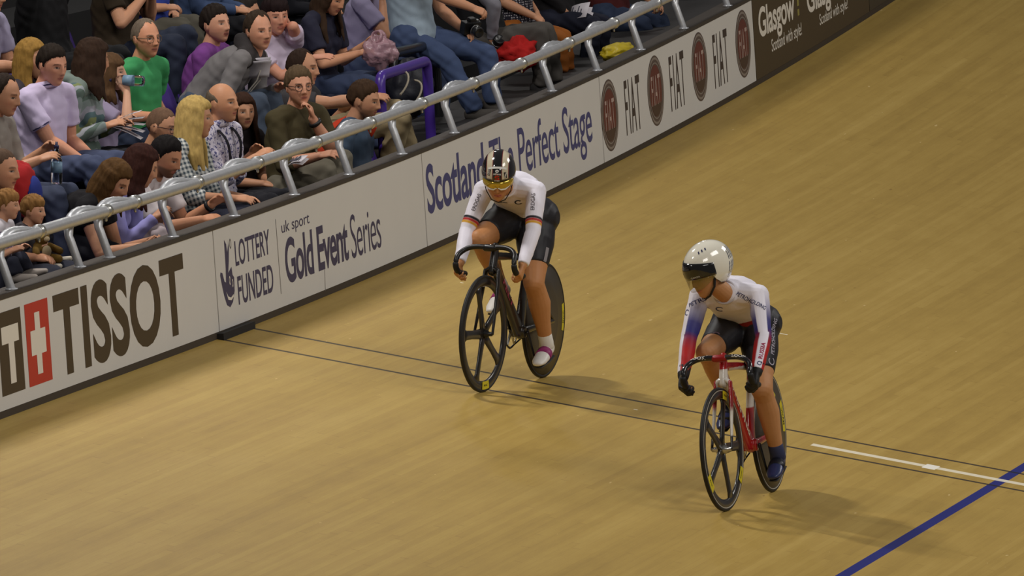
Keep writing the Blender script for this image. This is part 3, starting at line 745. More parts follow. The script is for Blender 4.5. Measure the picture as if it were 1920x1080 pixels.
    for k, sg in (('l', 1), ('r', -1)):
        e, w_, ho = arm[k]; a = (1 - .10 * fem) * s; sl = ho.get('sleeve', sleeve)
        if sl == 'none': continue
        if sl == 'cap': c.loft([sh[k], sh[k] * .72 + e * .28, sh[k] * .62 + e * .38], [.062 * a, .064 * a, .064 * a], n=16, cap=.15)
        elif sl == 'short': c.loft([sh[k], sh[k] * .55 + e * .45, sh[k] * .34 + e * .66], [.064 * a, .067 * a, .068 * a], n=16, cap=.15)
        else:
            c.loft([sh[k], sh[k] * .6 + e * .4, e], [.064 * a, .062 * a, .055 * a], n=16)
            if sl == 'long': c.loft([e, e * .6 + w_ * .4, w_ * .97 + e * .03], [.051 * a, .049 * a, .037 * a], n=16, cap=.2)
            elif sl == 'rolled': c.loft([e, e * .72 + w_ * .28], [.054 * a, .055 * a], n=16, cap=.2); c.torus(e * .74 + w_ * .26, w_ - e, .047 * a, .011, 18, 6)
    if hood is None and not collar: c.torus(spine(.985), up, .060 * s * (1 - .05 * fem), .010 * s, 22, 6)
    shirt = child(c, 'shirt' if not hood else 'hoodie', tm, voxel=.0085, sm=3, fold=.0032)
    if collar:
        q = MB()
        q.torus(spine(1.02) + FW * .004, up - FW * .25, .064 * s, .013 * s, 24, 6, sq=1.9); child(q, 'collar', tm)
        if isinstance(collar, tuple):
            q = MB(); q.torus(spine(1.015) + FW * .004, up - FW * .25, .075 * s, .0045, 24, 6); child(q, 'collar_stripe', cloth_mat('stripe_%d' % collar[0], collar))
            for k in 'lr':
                e = arm[k][0]; q = MB(); q.torus(sh[k] * .36 + e * .64, e - sh[k], .060 * s, .006, 24, 6); child(q, 'cuff_stripe', cloth_mat('stripe_%d' % collar[0], collar))
    if hood:
        q = MB(); hm = cloth_mat('hood_%d_%d_%d' % hood, hood)
        q.loft([spine(.97) + FW * .09 * s + TL * .03, spine(1.0) + TL * .095 * s, spine(1.03) - FW * .10 * s + TL * .05 * s, spine(1.03) - FW * .10 * s - TL * .05 * s, spine(1.0) - TL * .095 * s, spine(.97) + FW * .09 * s - TL * .03], [.03 * s, .042 * s, .055 * s, .055 * s, .042 * s, .03 * s], n=14)
        for k in 'lr': q.loft([spine(.95), sh[k] * .6 + spine(.93) * .4 + up * .01], [.07 * s, .068 * s], lat=FW, n=16)
        child(q, 'hood', hm, voxel=.009, sm=4, fold=.004)
        for sg in ((1, -1) if 'dark hood' in label else ()):
            q = MB(); q.loft([spine(.93) + FW * .125 * s + TL * sg * .035, spine(.80) + FW * .165 * s + TL * sg * .032, spine(.6) + FW * .185 * s + TL * sg * .03], .0045, n=8); child(q, 'drawstring', cloth_mat('cord', (205, 198, 186)))
    if bottom and bottom[0] != 'bare':
        bm_ = cloth_mat('%s_%d_%d_%d' % (bottom[0], *bottom[1]), bottom[1]); c = MB()
        c.loft([hp['l'] + TL * .03 * s, hp['r'] - TL * .03 * s], [.125 * s, .125 * s], [.11 * s, .11 * s], n=18)
        for k in 'lr':
            K, A = leg[k]; c.loft([hp[k], hp[k] * .5 + K * .5, K], [.098 * s, .090 * s, .070 * s], n=18); c.loft([K, K * .55 + A * .45, A], [.070 * s, .066 * s, .062 * s], n=18, cap=.3)
        child(c, 'trousers', bm_, voxel=.010, sm=3, fold=.006)
    if legs:
        for k in 'lr':
            K, A = leg[k]; q = MB(); d = unit(look(tyaw * .6)[:, 0]); dn = unit(A - K)
            d = unit(d - dn * (d @ dn) * .6)
            q.loft([A + dn * .02 - d * .05 * s, A + dn * .06 * s + d * .03 * s, A + dn * .065 * s + d * .09 * s, A + dn * .07 * s + d * .145 * s], [.036 * s, .045 * s, .048 * s, .036 * s], [.045 * s, .045 * s, .034 * s, .022 * s], lat=np.cross(d, dn), n=14)
            child(q, 'shoe', cloth_mat('shoe_%d_%d_%d' % shoes, shoes))
    # ---- hair, spectacles
    if hair:
        kind, hc, th = hair; shell, f, m = hair_shell({'pony': 'pony'}.get(kind, kind), th, seed=len(label)); hmt = hair_mat(hc); q = MB()
        q.add(H + (shell * s) @ HM.T, f)
        if kind in ('short', 'receding', 'ring', 'buzz', 'fringe'):
            child(q, 'hair', hmt, fold=None)
        else:
            L_ = hl if hl else .30
            if kind in ('long', 'bob'):
                n = 9
                for sg in (1, -1):
                    for i in range(n):
                        a = 1.12 + (math.pi - 1.12) * i / (n - 1); ca, sa = math.cos(a), math.sin(a) * sg
                        p0 = H + HM @ (V3(.088 * ca, .070 * sa, .065) * s); p1 = H + HM @ (V3(.100 * ca - .006, .084 * sa, -.03) * s); p2 = H + HM @ (V3(.095 * ca - .012, .088 * sa, -.10) * s)
                        ln = L_ * (1 - .12 * (i % 2)) ; p3 = p2 + (V3(0, 0, -1) * (ln - .1) * .55) * s + TL * sg * .012 + (-FW * .01 if a > 2 else FW * .012); p4 = p2 + V3(0, 0, -1) * (ln - .1) * s + (FW * .028 if a < 1.9 else -FW * .018) + TL * sg * .006
                        q.loft([p0, p1, p2, p3, p4], [.030 * s, .030 * s, .029 * s, .026 * s, .012 * s], [.016 * s, .017 * s, .017 * s, .015 * s, .006 * s], lat=np.cross(p0 - H, V3(0, 0, 1)), n=10)
            elif kind == 'pony':
                p = [H + HM @ (V3(-.085, .0, .055) * s), H + HM @ (V3(-.135, 0, .03) * s), H + HM @ (V3(-.150, 0, -.06) * s)]
                e0 = p[-1] + V3(0, 0, -L_ * .5) * s; e1 = p[-1] + V3(0, 0, -L_) * s + TL * -.03; q.loft(p + [e0, e1], [.028 * s, .036 * s, .038 * s, .034 * s, .010], n=12)
            child(q, 'hair', hmt, voxel=.0065, sm=2, fold=.0022)
    if glasses:
        q = MB(); gm = mat('glasses_%d_%d_%d' % glasses, glasses, .35)
        for sg in (1, -1):
            c_ = V3(.094, sg * .033, .004); q.torus(H + HM @ (c_ * s), HM @ unit(V3(1, sg * .25, 0)), .0225 * s, .0019 * s, 22, 6)
            q.loft([H + HM @ (V3(.088, sg * .056, .010) * s), H + HM @ (V3(.05, sg * .078, .012) * s), H + HM @ (V3(-.012, sg * .082, .010) * s)], [.0022 * s, .0026 * s, .0026 * s], n=6)
        q.loft([H + HM @ (V3(.099, .012, .008) * s), H + HM @ (V3(.102, 0, .010) * s), H + HM @ (V3(.099, -.012, .008) * s)], .0018 * s, n=6)
        child(q, 'glasses', gm)
    info = dict(H=H, HM=HM, sh=sh, arm=arm, hip=hipc, neck=neck, FW=FW, TL=TL, up=up, leg=leg, spine=spine, base=base, shirt=shirt, child=child)
    PEOPLE.append((label, body, info)); return body, info
PEOPLE = []
JEANS = (52, 60, 84); NAVY = (34, 36, 48); BLACK = (24, 23, 24)
DKBR = (46, 34, 26)
# ---- front row, from the left
person('fair-haired child in white printed T-shirt at the left edge of the front row', (13, 385), -.50, yaw=-4, pitch=8, s=.66, skin=(214, 158, 126), hair=('fringe', (150, 108, 62), .020), fl=.12, top=('print', (196, 190, 196), 'print', [(200, 194, 200), (110, 90, 120), (150, 140, 160), (210, 205, 215)], .62), bottom=('shorts', (60, 62, 76)), kr=(22, 492, -.28), fr=(30, 512, -.12), kl=(38, 486, -.28), fl_=(48, 504, -.12), shoes=(168, 158, 150), ra=(20, 470, -.30), la=(40, 465, -.28))
person('fair-haired child in a dark grey top hugging a toy in the front row', (62, 395), -.52, yaw=6, pitch=8, s=.66, skin=(214, 158, 126), hair=('fringe', (140, 102, 58), .020), fl=.12, top=('plain', (66, 62, 66)), sleeve='long', bottom=('shorts', (56, 54, 62)), kr=(66, 474, -.30), fr=(76, 494, -.13), kl=(82, 468, -.30), fl_=(94, 484, -.13), shoes=(190, 182, 168), ra=(66, 468, -.34), la=(84, 466, -.34))
person('shaven-headed man half cut off at the left edge behind the two children', (2, 318), -.66, yaw=10, pitch=10, skin=(206, 148, 114), hair=('buzz', (90, 70, 56), .002), top=('plain', (40, 38, 60)), fl=0)
A4, I4 = person('woman in a black T-shirt with a dark blond half ponytail bending over her phone', (212, 338), -.50, yaw=14, pitch=34, tyaw=4, fem=1, hair=('long', (88, 62, 34), .014), top=('plain', (26, 24, 27)), bottom=('trousers', (28, 28, 36)), ra=(268, 462, -.10, dict(curl=34, dy=-.14, pn=V3(0, .6, .8), dir=V3(.9, .2, .12), side=1, pole=V3(-.5, -.5, -.8))), la=(280, 452, -.16, dict(curl=30)), hl=.20, sleeve='cap', kr=(240, 505, 0), kl=(262, 500, 0), fl=.05, hip=(112, 452, -.86), torso=.56)
A5, I5 = person('woman in a lilac blouse with long dark auburn hair hiding her face', (262, 312), -.52, yaw=-28, pitch=24, tyaw=5, fem=1, hair=('long', (54, 28, 22), .016), top=('plain', (154, 150, 208)), sleeve='long', bottom=('trousers', (186, 172, 176)), ra=(290, 408, -.22, dict(curl=30)), la=(300, 412, -.2), kr=(296, 440, -.12), hl=.24, fl=0)
A6, I6 = person('bearded man in a white T-shirt reading a programme in the front row', (310, 293), -.56, yaw=16, pitch=26, tyaw=6, hair=('short', (26, 22, 22), .010), beard=.75, beard_col=(40, 30, 26), skin=(196, 138, 104), top=('plain', (206, 196, 196)), bottom=('jeans', (60, 68, 90)), ra=(378, 412, -.08, dict(curl=22, pole=V3(-.5, -.4, -.8))), la=(398, 382, -.1, dict(curl=26)), fl=0, lean=.03)
A7, I7 = person('blond long-haired woman in a grey and white checked shirt in the front row', (365, 222), -.54, yaw=-10, pitch=6, tyaw=8, fem=1, hair=('long', (190, 160, 96), .016), top=('check', (170, 176, 180), 'check', [(206, 208, 204), (70, 82, 92)], .95), sleeve='rolled', bottom=('jeans', (34, 36, 50)), ra=(440, 372, -.16, dict(curl=20, pole=V3(-.6, -.3, -.7))), la=(462, 372, -.12, dict(curl=20)), hl=.30, fl=.02)
A8, I8 = person('balding man in a white and blue floral shirt with a dark camera strap', (416, 193), -.54, yaw=16, pitch=2, tyaw=12, hair=('ring', (96, 84, 70), .006), beard=.3, beard_col=(120, 96, 80), skin=(204, 146, 110), top=('floral', (196, 190, 208), 'floral', [(206, 200, 214), (84, 84, 128)], 1.0), collar=True, sleeve='rolled', bottom=('trousers', (32, 32, 38)), ra=(478, 296, -.25, dict(curl=28)), la=(474, 288, -.20, dict(curl=25)), fl=.02)
A11, I11 = person('man with glasses in an olive shirt resting his chin on his hand', (560, 162), -.50, yaw=54, pitch=4, tyaw=26, hair=('short', (92, 74, 54), .013), skin=(212, 152, 122), top=('plain', (74, 66, 44)), sleeve='rolled', glasses=(70, 50, 44), bottom=('trousers', (112, 106, 92)), ra=(600, 292, -.2, dict(curl=26, dy=-.26)), la=(586, 222, -.30, dict(dir=V3(-.10, -.15, 1), pn=V3(-.8, -.5, .1), curl=42, side=1, sleeve='short', dy=-.10, pole=V3(.5, -.5, -1))), kr=(610, 318, -.16), kl=(640, 300, -.2), fl=.0)
A12, I12 = person('bearded man in a blue T-shirt with an orange strap over his shoulder', (682, 188), -.50, yaw=4, pitch=14, tyaw=2, hair=('short', (64, 46, 32), .014), beard=.55, beard_col=(86, 60, 42), top=('plain', (70, 86, 106)), bottom=('jeans', (48, 54, 72)), fl=-.14, ra=(700, 330, -.2), la=(730, 310, -.2))
person('shaven-headed man with glasses between the white T-shirt and the blond woman', (303, 238), -.95, yaw=12, pitch=14, hair=('buzz', (110, 84, 66), .0025), glasses=(60, 30, 26), top=('plain', (60, 60, 66)), fl=-.05)
person('brown-haired girl peering past the balding man in the floral shirt', (455, 208), -.86, yaw=52, pitch=8, fem=1, s=.9, hair=('long', (58, 38, 28), .014), top=('plain', (40, 34, 36)), fl=.0, hl=.32)
# ---- second row, from the left
B0, J0 = person('balding man in a grey sleeved top holding a water bottle at the left edge', (6, 178), -1.12, yaw=12, pitch=16, tyaw=0, hair=('receding', (44, 34, 28), .008), top=('plain', (140, 132, 124)), sleeve='long', bottom=('jeans', (62, 68, 88)), fl=.30, ra=(72, 300, -.72, dict(curl=22, sleeve='rolled')), la=(84, 280, -.74, dict(curl=38, sleeve='rolled')))
B1, J1 = person('man in a lilac polo shirt with short dark hair looking down to the right', (97, 122), -1.26, yaw=32, pitch=14, tyaw=18, hair=('short', (40, 32, 26), .010), skin=(212, 150, 120), top=('plain', (206, 192, 222)), collar=(60, 56, 90), bottom=('jeans', (70, 78, 104)), fl=.37, ra=(160, 306, -.80, dict(curl=30)), la=(178, 300, -.80, dict(curl=30)), wide=1.06)
person('woman with light brown hair, face hidden behind the man in the lilac polo shirt', (58, 112), -1.7, yaw=20, pitch=4, fem=1, hair=('long', (150, 114, 56), .014), top=('plain', (60, 54, 60)), fl=.37)
B3, J3 = person('woman in a pale striped hoodie turning her brown-haired head away', (172, 112), -1.20, yaw=-42, pitch=10, tyaw=5, fem=1, hair=('long', (52, 36, 26), .016), top=('stripes', (130, 140, 132), 'stripes', [(128, 140, 138), (96, 112, 104), (160, 164, 170), (122, 130, 88), (86, 108, 112), (150, 150, 160)], 1.0), hood=(118, 130, 122), sleeve='long', bottom=('trousers', (30, 30, 34)), fl=.37, ra=(200, 236, -.9), la=(225, 232, -.9), hl=.24)
B4, J4 = person('girl in a lilac top drinking from a water bottle', (206, 136), -1.33, yaw=-2, pitch=4, tyaw=10, fem=1, s=.92, skin=(222, 170, 140), hair=('bob', (88, 64, 42), .012), top=('plain', (150, 138, 164)), sleeve='short', bottom=('jeans', (58, 66, 90)), fl=.37, ra=(238, 172, -.90, dict(dir=V3(-.25, -.1, .95), pn=V3(-.3, .9, .1), curl=44, side=1, pole=V3(.5, -.3, -1))), la=(238, 226, -.9), hl=.20)
B5, J5 = person('man with glasses in a bright green T-shirt', (273, 72), -1.30, yaw=36, pitch=4, tyaw=18, hair=('receding', (112, 98, 84), .006), glasses=(110, 90, 70), skin=(214, 150, 116), top=('plain', (66, 152, 94)), bottom=('jeans', (40, 48, 66)), fl=.37, ra=(292, 218, -1.0), la=(306, 210, -.95))
B7, J7 = person('young man in a purple T-shirt with his mouth open', (404, 46), -1.42, yaw=28, pitch=0, tyaw=5, hair=('short', (38, 30, 26), .014), beard=.3, beard_col=(80, 60, 50), mouth=1, skin=(214, 156, 126), top=('plain', (122, 66, 138)), bottom=('jeans', (40, 46, 66)), fl=.37)
B8, J8 = person('man in a grey hoodie with a dark hood leaning forward', (484, 58), -.92, yaw=40, pitch=5, tyaw=4, hair=('receding', (58, 46, 36), .011), skin=(212, 152, 122), top=('plain', (122, 118, 118)), hood=(58, 54, 54), sleeve='long', bottom=('jeans', (74, 84, 100)), fl=.25, hip=(375, 205, -1.42), torso=.60, ra=(478, 195, -.86, dict(curl=30)), la=(520, 165, -.8, dict(curl=26)))
B10, J10 = person('short-haired woman in a white T-shirt touching her ear', (516, 30), -1.34, yaw=52, pitch=8, tyaw=34, fem=1, hair=('fringe', (38, 26, 26), .018), skin=(216, 152, 124), top=('plain', (200, 186, 206)), bottom=('trousers', (30, 32, 48)), fl=.37, wide=1.12, ra=(590, 108, -.98, dict(curl=14, pole=V3(-.3, -.5, -1), dir=V3(.95, .1, .1))), la=(545, 52, -1.22, dict(dir=V3(-.3, -.2, .95), pn=V3(-.9, -.3, -.1), curl=46, side=-1, pole=V3(.35, -.1, -1))))
B11, J11 = person('dark-haired man in a grey T-shirt stretching his arm over his beige knee', (566, 128), -1.02, yaw=2, pitch=6, tyaw=8, hair=('receding', (52, 38, 30), .008), top=('plain', (64, 62, 64)), bottom=('chinos', (150, 134, 102)), fl=.02, ra=(722, 182, -.52, dict(curl=24, pole=V3(-.2, -.3, -1))), la=(640, 210, -.6), kr=(752, 226, -.40), fr=(720, 330, -.35), kl=(742, 205, -.5), fl_=(775, 300, -.30), hip=(580, 260, -.95))
C6, K6 = person('woman in a navy T-shirt reaching towards a plastic bag, face cut by the top edge', (622, -8), -1.12, yaw=26, pitch=30, tyaw=14, fem=1, hair=('bob', (60, 44, 32), .014), skin=(216, 156, 120), top=('plain', (42, 42, 58)), bottom=('jeans', (58, 68, 94)), fl=.37, ra=(672, 100, -.84, dict(curl=24, pole=V3(-.3, -.5, -1))), la=(690, 80, -.9))
C7, K7 = person('person in a lilac T-shirt raising a forearm at the top edge', (706, -52), -1.20, yaw=10, pitch=10, tyaw=5, hair=('short', (50, 40, 32), .012), top=('plain', (150, 142, 172)), bottom=('jeans', (60, 70, 96)), fl=.37, ra=(718, 2, -1.05, dict(dir=V3(-.1, 0, 1), pn=V3(-.9, -.2, 0), curl=40, side=-1, pole=V3(.5, -.2, -1))), la=(760, 60, -.9))
C8, K8 = person('boy eating from silver foil at the top edge', (768, 18), -1.30, yaw=20, pitch=22, tyaw=8, s=.78, skin=(220, 162, 128), hair=('fringe', (92, 66, 40), .017), top=('plain', (96, 40, 40)), fl=.48, ra=(768, 62, -1.0), la=(780, 62, -1.0))
# ---- right-hand section, seated on the upper floor right behind the ledge (heads are above the picture's edge)
RG = 'spectators above the upper edge'
C9, L9 = person('man in a light blue T-shirt and jeans, legs crossed, above the purple rail', (792, -108), -.74, yaw=10, pitch=20, tyaw=12, hair=('short', (60, 48, 38), .010), top=('plain', (150, 166, 180)), bottom=('jeans', (66, 80, 112)), hip=(778, 72, -.96), fl=.62, torso=.52, ra=(888, 16, -.56, dict(curl=44, pole=V3(-.2, -.3, -1))), la=(872, 58, -.55, dict(curl=40)), kr=(838, 112, -.52), fr=(890, 205, -.26), kl=(912, 100, -.40), fl_=(925, 190, -.20), shoes=(70, 66, 62))
C10, L10 = person('person in a black vest with grey sleeves holding a camera, grey trousers', (918, -98), -.74, yaw=10, pitch=30, tyaw=12, hair=('short', (80, 70, 60), .010), top=('plain', (30, 30, 32)), sleeve='none', bottom=('trousers', (76, 72, 68)), hip=(915, 82, -.96), fl=.62, torso=.52, ra=(922, 74, -.58, dict(curl=40, dy=-.16, pole=V3(1, -.4, -.35))), la=(930, 66, -.62, dict(curl=40)), kr=(1012, 62, -.50), fr=(1016, 158, -.20), kl=(1022, 58, -.55), fl_=(1040, 150, -.25), shoes=(48, 46, 46))
C11, L11 = person('woman in a patterned dress with clasped hands and orange leggings', (985, -128), -.76, yaw=10, pitch=10, tyaw=10, fem=1, hair=('bob', (70, 44, 30), .012), top=('dots', (40, 38, 44), 'dots', [(34, 32, 42), (160, 156, 160)], 1.0), hip=(972, 60, -1.02), fl=.62, torso=.50, bottom=('leggings', (146, 84, 32)), ra=(1000, 30, -.62, dict(curl=40, sleeve='short')), la=(1006, 24, -.60, dict(curl=40, sleeve='short')), kr=(1046, 76, -.48), fr=(1050, 132, -.22), kl=(1054, 72, -.5), fl_=(1060, 128, -.24), shoes=(84, 62, 32))
C12, L12 = person('person in navy trousers with an open notebook on the lap', (1050, -150), -.76, yaw=10, pitch=24, tyaw=8, hair=('short', (40, 34, 30), .012), top=('plain', (28, 26, 28)), sleeve='long', bottom=('trousers', (30, 32, 46)), hip=(1042, 40, -1.0), fl=.62, torso=.52, ra=(1058, 22, -.7, dict(curl=40)), la=(1072, 18, -.66, dict(curl=30)), kr=(1112, 48, -.50), fr=(1100, 135, -.28), kl=(1128, 44, -.5), fl_=(1120, 125, -.28), shoes=(36, 36, 40))
C13, L13 = person('person in a dark red sweater and jeans with hands joined', (1160, -160), -.74, yaw=8, pitch=14, tyaw=6, hair=('short', (54, 42, 34), .012), top=('plain', (76, 30, 30)), sleeve='long', bottom=('jeans', (50, 60, 82)), hip=(1145, 28, -.96), fl=.62, torso=.52, ra=(1236, 24, -.42, dict(curl=36, sleeve='rolled', pole=V3(-.3, -.3, -1))), la=(1240, 20, -.4, dict(curl=36, sleeve='rolled')), kr=(1206, 48, -.46), fr=(1212, 118, -.26), kl=(1236, 40, -.46), fl_=(1240, 105, -.26))
C14, L14 = person('person in dark blue jeans at the far end of the row', (1285, -205), -.74, yaw=8, pitch=10, tyaw=6, hair=('short', (54, 42, 34), .012), top=('plain', (36, 38, 52)), sleeve='long', bottom=('jeans', (40, 46, 68)), hip=(1270, -20, -.96), fl=.62, torso=.52, kr=(1318, 2, -.50), fr=(1310, 75, -.26), kl=(1345, -6, -.5), fl_=(1335, 60, -.26))
# grey knitted sleeves of the vest wearer
for k in 'lr':
    e, w_, _ = L10['arm'][k]; c = MB(); s0 = L10['sh'][k]; c.loft([s0, e], [.060, .052], n=16); c.loft([e, w_ * .97 + e * .03], [.052, .036], n=16, cap=.2)
    L10['child'](c, 'sleeve', cloth_mat('knit_grey', (124, 122, 130)), voxel=.0085, sm=3, fold=.004)
# ---- third row (mostly above the edge of the picture)
person('person in a pale lavender T-shirt at the top left corner', (-22, -12), -2.02, yaw=8, pitch=10, tyaw=8, top=('stripey', (150, 144, 170)), fl=.74, wide=1.15, ra=(62, 128, -1.66), la=(70, 110, -1.6))
person('person dressed all in black with folded hands at the top left', (96, -72), -2.02, yaw=8, pitch=10, tyaw=6, top=('plain', (20, 19, 21)), sleeve='long', bottom=('trousers', (22, 22, 24)), fl=.74, wide=1.4, hip=(95, 125, -2.12), ra=(80, 6, -1.72, dict(curl=40)), la=(84, 2, -1.74, dict(curl=40)), kr=(215, 120, -1.7), fr=(220, 230, -1.75), kl=(225, 105, -1.7), fl_=(235, 220, -1.75))
person('person in a dark brown T-shirt and jeans resting raised elbows at the top', (238, -92), -2.02, yaw=8, pitch=10, tyaw=6, top=('plain', (48, 38, 26)), bottom=('jeans', (44, 50, 66)), fl=.74, wide=1.1, hip=(225, 108, -2.12), ra=(268, -4, -1.74, dict(curl=30, dir=V3(-.2, 0, 1), pole=V3(.3, -.3, -1))), la=(285, -8, -1.7, dict(curl=30, pole=V3(.3, .2, -1))), kr=(328, 82, -1.72), fr=(338, 190, -1.75), kl=(350, 66, -1.7), fl_=(362, 175, -1.72))
person('person in a bright blue top and grey trousers holding a card at the top', (302, -118), -2.10, yaw=8, pitch=10, tyaw=6, top=('plain', (54, 72, 160)), bottom=('trousers', (84, 80, 70)), fl=.80, hip=(282, 62, -2.18), ra=(310, 14, -1.86, dict(curl=30)), la=(322, 20, -1.84, dict(curl=30)), kr=(340, 52, -1.76), fr=(352, 150, -1.8), kl=(362, 46, -1.74), fl_=(375, 140, -1.78))
person('person in a denim jacket at the top edge behind the purple T-shirt', (392, -122), -2.02, yaw=8, pitch=10, tyaw=6, top=('plain', (62, 78, 110)), sleeve='long', bottom=('trousers', (22, 22, 26)), fl=.74)
person('dark-haired man in a navy top seen from behind, between purple T-shirt and grey hoodie', (458, 24), -1.86, yaw=-20, pitch=6, tyaw=0, hair=('short', (48, 42, 38), .012), top=('plain', (32, 36, 52)), fl=.60)
person('person in black at the top edge behind the woman touching her ear', (560, -118), -2.0, yaw=8, pitch=10, tyaw=6, top=('plain', (24, 24, 30)), sleeve='long', bottom=('trousers', (22, 22, 28)), fl=.74)
# ------------------------------------------------------------------ seats that show between the spectators
seat_thing(-1.30, 4.42, .37, 'empty purple seat between green T-shirt and purple T-shirt')
for px, py, X, zf, lab in ((180, 60, -2.25, .74, 'purple seat beside the brown T-shirt in the third row'), (64, 55, -2.25, .74, 'purple seat behind the person in black'), (92, 385, -.70, 0, 'purple seat edge behind the woman in black'),
                           (345, 345, -.70, 0, 'purple seat behind the checked shirt'), (592, 80, -1.30, .37, 'purple seat beside the navy T-shirt'), (500, 5, -2.25, .74, 'purple seat at the top edge above the woman in white'), (655, 128, -1.32, .37, 'purple seat under the plastic bag'), (745, 250, -.55, -.12, 'purple seat below the purple rail'), (410, 105, -1.48, .37, 'purple seat behind the purple T-shirt')):
    p = at(px, py, X); seat_thing(X, p[1], zf + 0, lab)

# ------------------------------------------------------------------ what they hold and carry
def frame_at(px, py, X, yaw=0, pitch=0, roll=0, Y=None):
    return (at(px, py, X) if Y is None else at_y(px, py, Y)), look(yaw, pitch, roll)
def YO(i, dy=0.0): return i['base'][1] + dy
def placed(name, mb, m, px, py, X, yaw=0, pitch=0, roll=0, Y=None, **kw):
    p, M = frame_at(px, py, X, yaw, pitch, roll, Y); o = mb.build(name, m, None, **kw)
    o.matrix_world = Matrix([[M[i][0], M[i][1], M[i][2], p[i]] for i in range(3)] + [[0, 0, 0, 1]]); return o
M_paper = mat('paper', (205, 200, 206), .7, noise_amt=.05, scale=30); M_ink2 = mat('paper_ink', (70, 70, 84), .7)
M_clear = bpy.data.materials.new('clear_plastic'); M_clear.use_nodes = True
_b = M_clear.node_tree.nodes['Principled BSDF']; _b.inputs['Base Color'].default_value = (.85, .9, .95, 1); _b.inputs['Transmission Weight'].default_value = 1; _b.inputs['Roughness'].default_value = .05; _b.inputs['IOR'].default_value = 1.2
def bottle(label, px, py, Y, yaw, pitch, cap=(30, 32, 70)):
    b = MB(); b.lathe((0, 0, 0), (1, 0, 0), [(-.10, .001), (-.10, .030), (-.09, .033), (-.04, .033), (-.03, .031), (-.02, .033), (.03, .033), (.06, .028), (.085, .014), (.105, .012), (.105, .001)], 28)
    o = placed('water_bottle', b, M_clear, px, py, 0, yaw, pitch, Y=Y); tag(o, label, 'bottle', 'water bottles in the stand')
    b = MB(); b.lathe((.104, 0, 0), (1, 0, 0), [(0, .001), (0, .0145), (.018, .0145), (.022, .008), (.038, .007), (.038, .001)], 18); b.build('cap', mat('bottle_cap', cap, .4), o)
    b = MB(); b.lathe((0, 0, 0), (1, 0, 0), [(-.035, .0336), (.025, .0336)], 28); b.build('label', mat('bottle_label', (120, 150, 175), .5), o)
bottle('clear water bottle held at the mouth of the girl in lilac', 240, 151, YO(J4, -.10), 180 + 6, -4)
bottle('clear water bottle with a dark cap standing between two hands at the left', 106, 312, YO(J0, -.02), 0, -86)
def booklet(label, px, py, Y, yaw, pitch, roll, w_, h_, pages=4, cat='booklet', spread=12, m=None):
    root = None
    for i in range(pages):
        b = MB(); a = math.radians(-spread * i + 4); n = 7; V = []; F = []
        for j in range(n):
            t = j / (n - 1); r = t * w_; z = math.sin(a) * r + .012 * math.sin(t * math.pi) + .001 * i
            for y in (-h_ / 2, h_ / 2):
                for dz in (0, .0012): V.append((math.cos(a) * r, y, z + dz))
        for j in range(n - 1):
            k = j * 4; F += [(k, k + 4, k + 6, k + 2), (k + 1, k + 3, k + 7, k + 5), (k, k + 1, k + 5, k + 4), (k + 2, k + 6, k + 7, k + 3)]
        F += [(0, 2, 3, 1), (n * 4 - 4, n * 4 - 3, n * 4 - 1, n * 4 - 2)]
        b.add(V, F)
        if root is None: root = placed('booklet', b, m or M_paper, px, py, 0, yaw, pitch, roll, Y=Y); tag(root, label, cat)
        else: b.build('page', m or M_paper, root)
    b = MB()
    for q in range(6): b.box((w_ * .12 * (q + 1), -h_ * .38, .020), (w_ * .12 * (q + 1) + .008, h_ * (.1 if q % 2 else .34), .0215))
    b.build('printed_lines', M_ink2, root, smooth=False)
    return root
booklet('open programme on the lap of the woman in the striped hoodie', 206, 236, YO(J3, .10), -10, -18, 0, .21, .15, 5)
booklet('programme read by the bearded man in white, lying on the ledge', 392, 424, YO(I6), 15, -6, 8, .30, .24, 3, spread=3)
booklet('folded leaflet on the ledge below the checked shirt', 455, 402, YO(I7, -.1), 10, -4, 0, .20, .15, 2, spread=3)
booklet('printed leaflet held by the man in the grey hoodie', 486, 146, YO(J8, -.02), 60, -55, 0, .15, .13, 2)
booklet('small leaflet on the knee beside the floral shirt', 545, 306, YO(I8, .1), 20, -10, 20, .11, .09, 2)
booklet('open white ring-bound notebook on navy trousers', 1056, 32, YO(L12, -.05), 8, -10, 34, .20, .17, 3, spread=14)
b = MB(); b.box((-.07, -.034, -.005), (.07, .034, .005)); ph = placed('phone', b, mat('phone_black', (20, 20, 24), .25), 292, 450, 0, 20, -8, 10, Y=YO(I4, -.02), bev=.004, smooth=False); tag(ph, 'black phone held over the ledge by the woman in black', 'phone')
b = MB(); b.box((-.062, -.030, .0051), (.062, .030, .0058)); b.build('screen', mat('phone_screen', (70, 80, 100), .15), ph, smooth=False)
# straps, watch: worn pieces belong to their wearer
def strap(I, pts, rw, rt, name, m, lat):
    pts = [p for i in range(len(pts) - 2) for p in bez([(pts[i] + pts[i + 1]) / 2 if i else pts[0], pts[i + 1], (pts[i + 1] + pts[i + 2]) / 2 if i < len(pts) - 3 else pts[-1]], 5)[(1 if i else 0):]]; b = MB(); b.loft(pts, [rw] * len(pts), [rt] * len(pts), lat=lat, n=10, cap=.3); return I['child'](b, name, m)
sp_ = I8['spine']; FW, TL, UP = I8['FW'], I8['TL'], I8['up']
for sg in (1, -1): strap(I8, [I8['neck'] - FW * .075 + TL * sg * .05 + UP * .03, I8['neck'] + TL * sg * .088 + UP * .028, sp_(.88) + FW * .135 + TL * sg * .085, sp_(.66) + FW * .168 + TL * sg * .07, sp_(.45) + FW * .165 + TL * sg * .03], .017, .003, 'camera_strap', cloth_mat('strap_black', (28, 26, 34)), TL)
FW, TL, UP = I12['FW'], I12['TL'], I12['up']; sp_ = I12['spine']
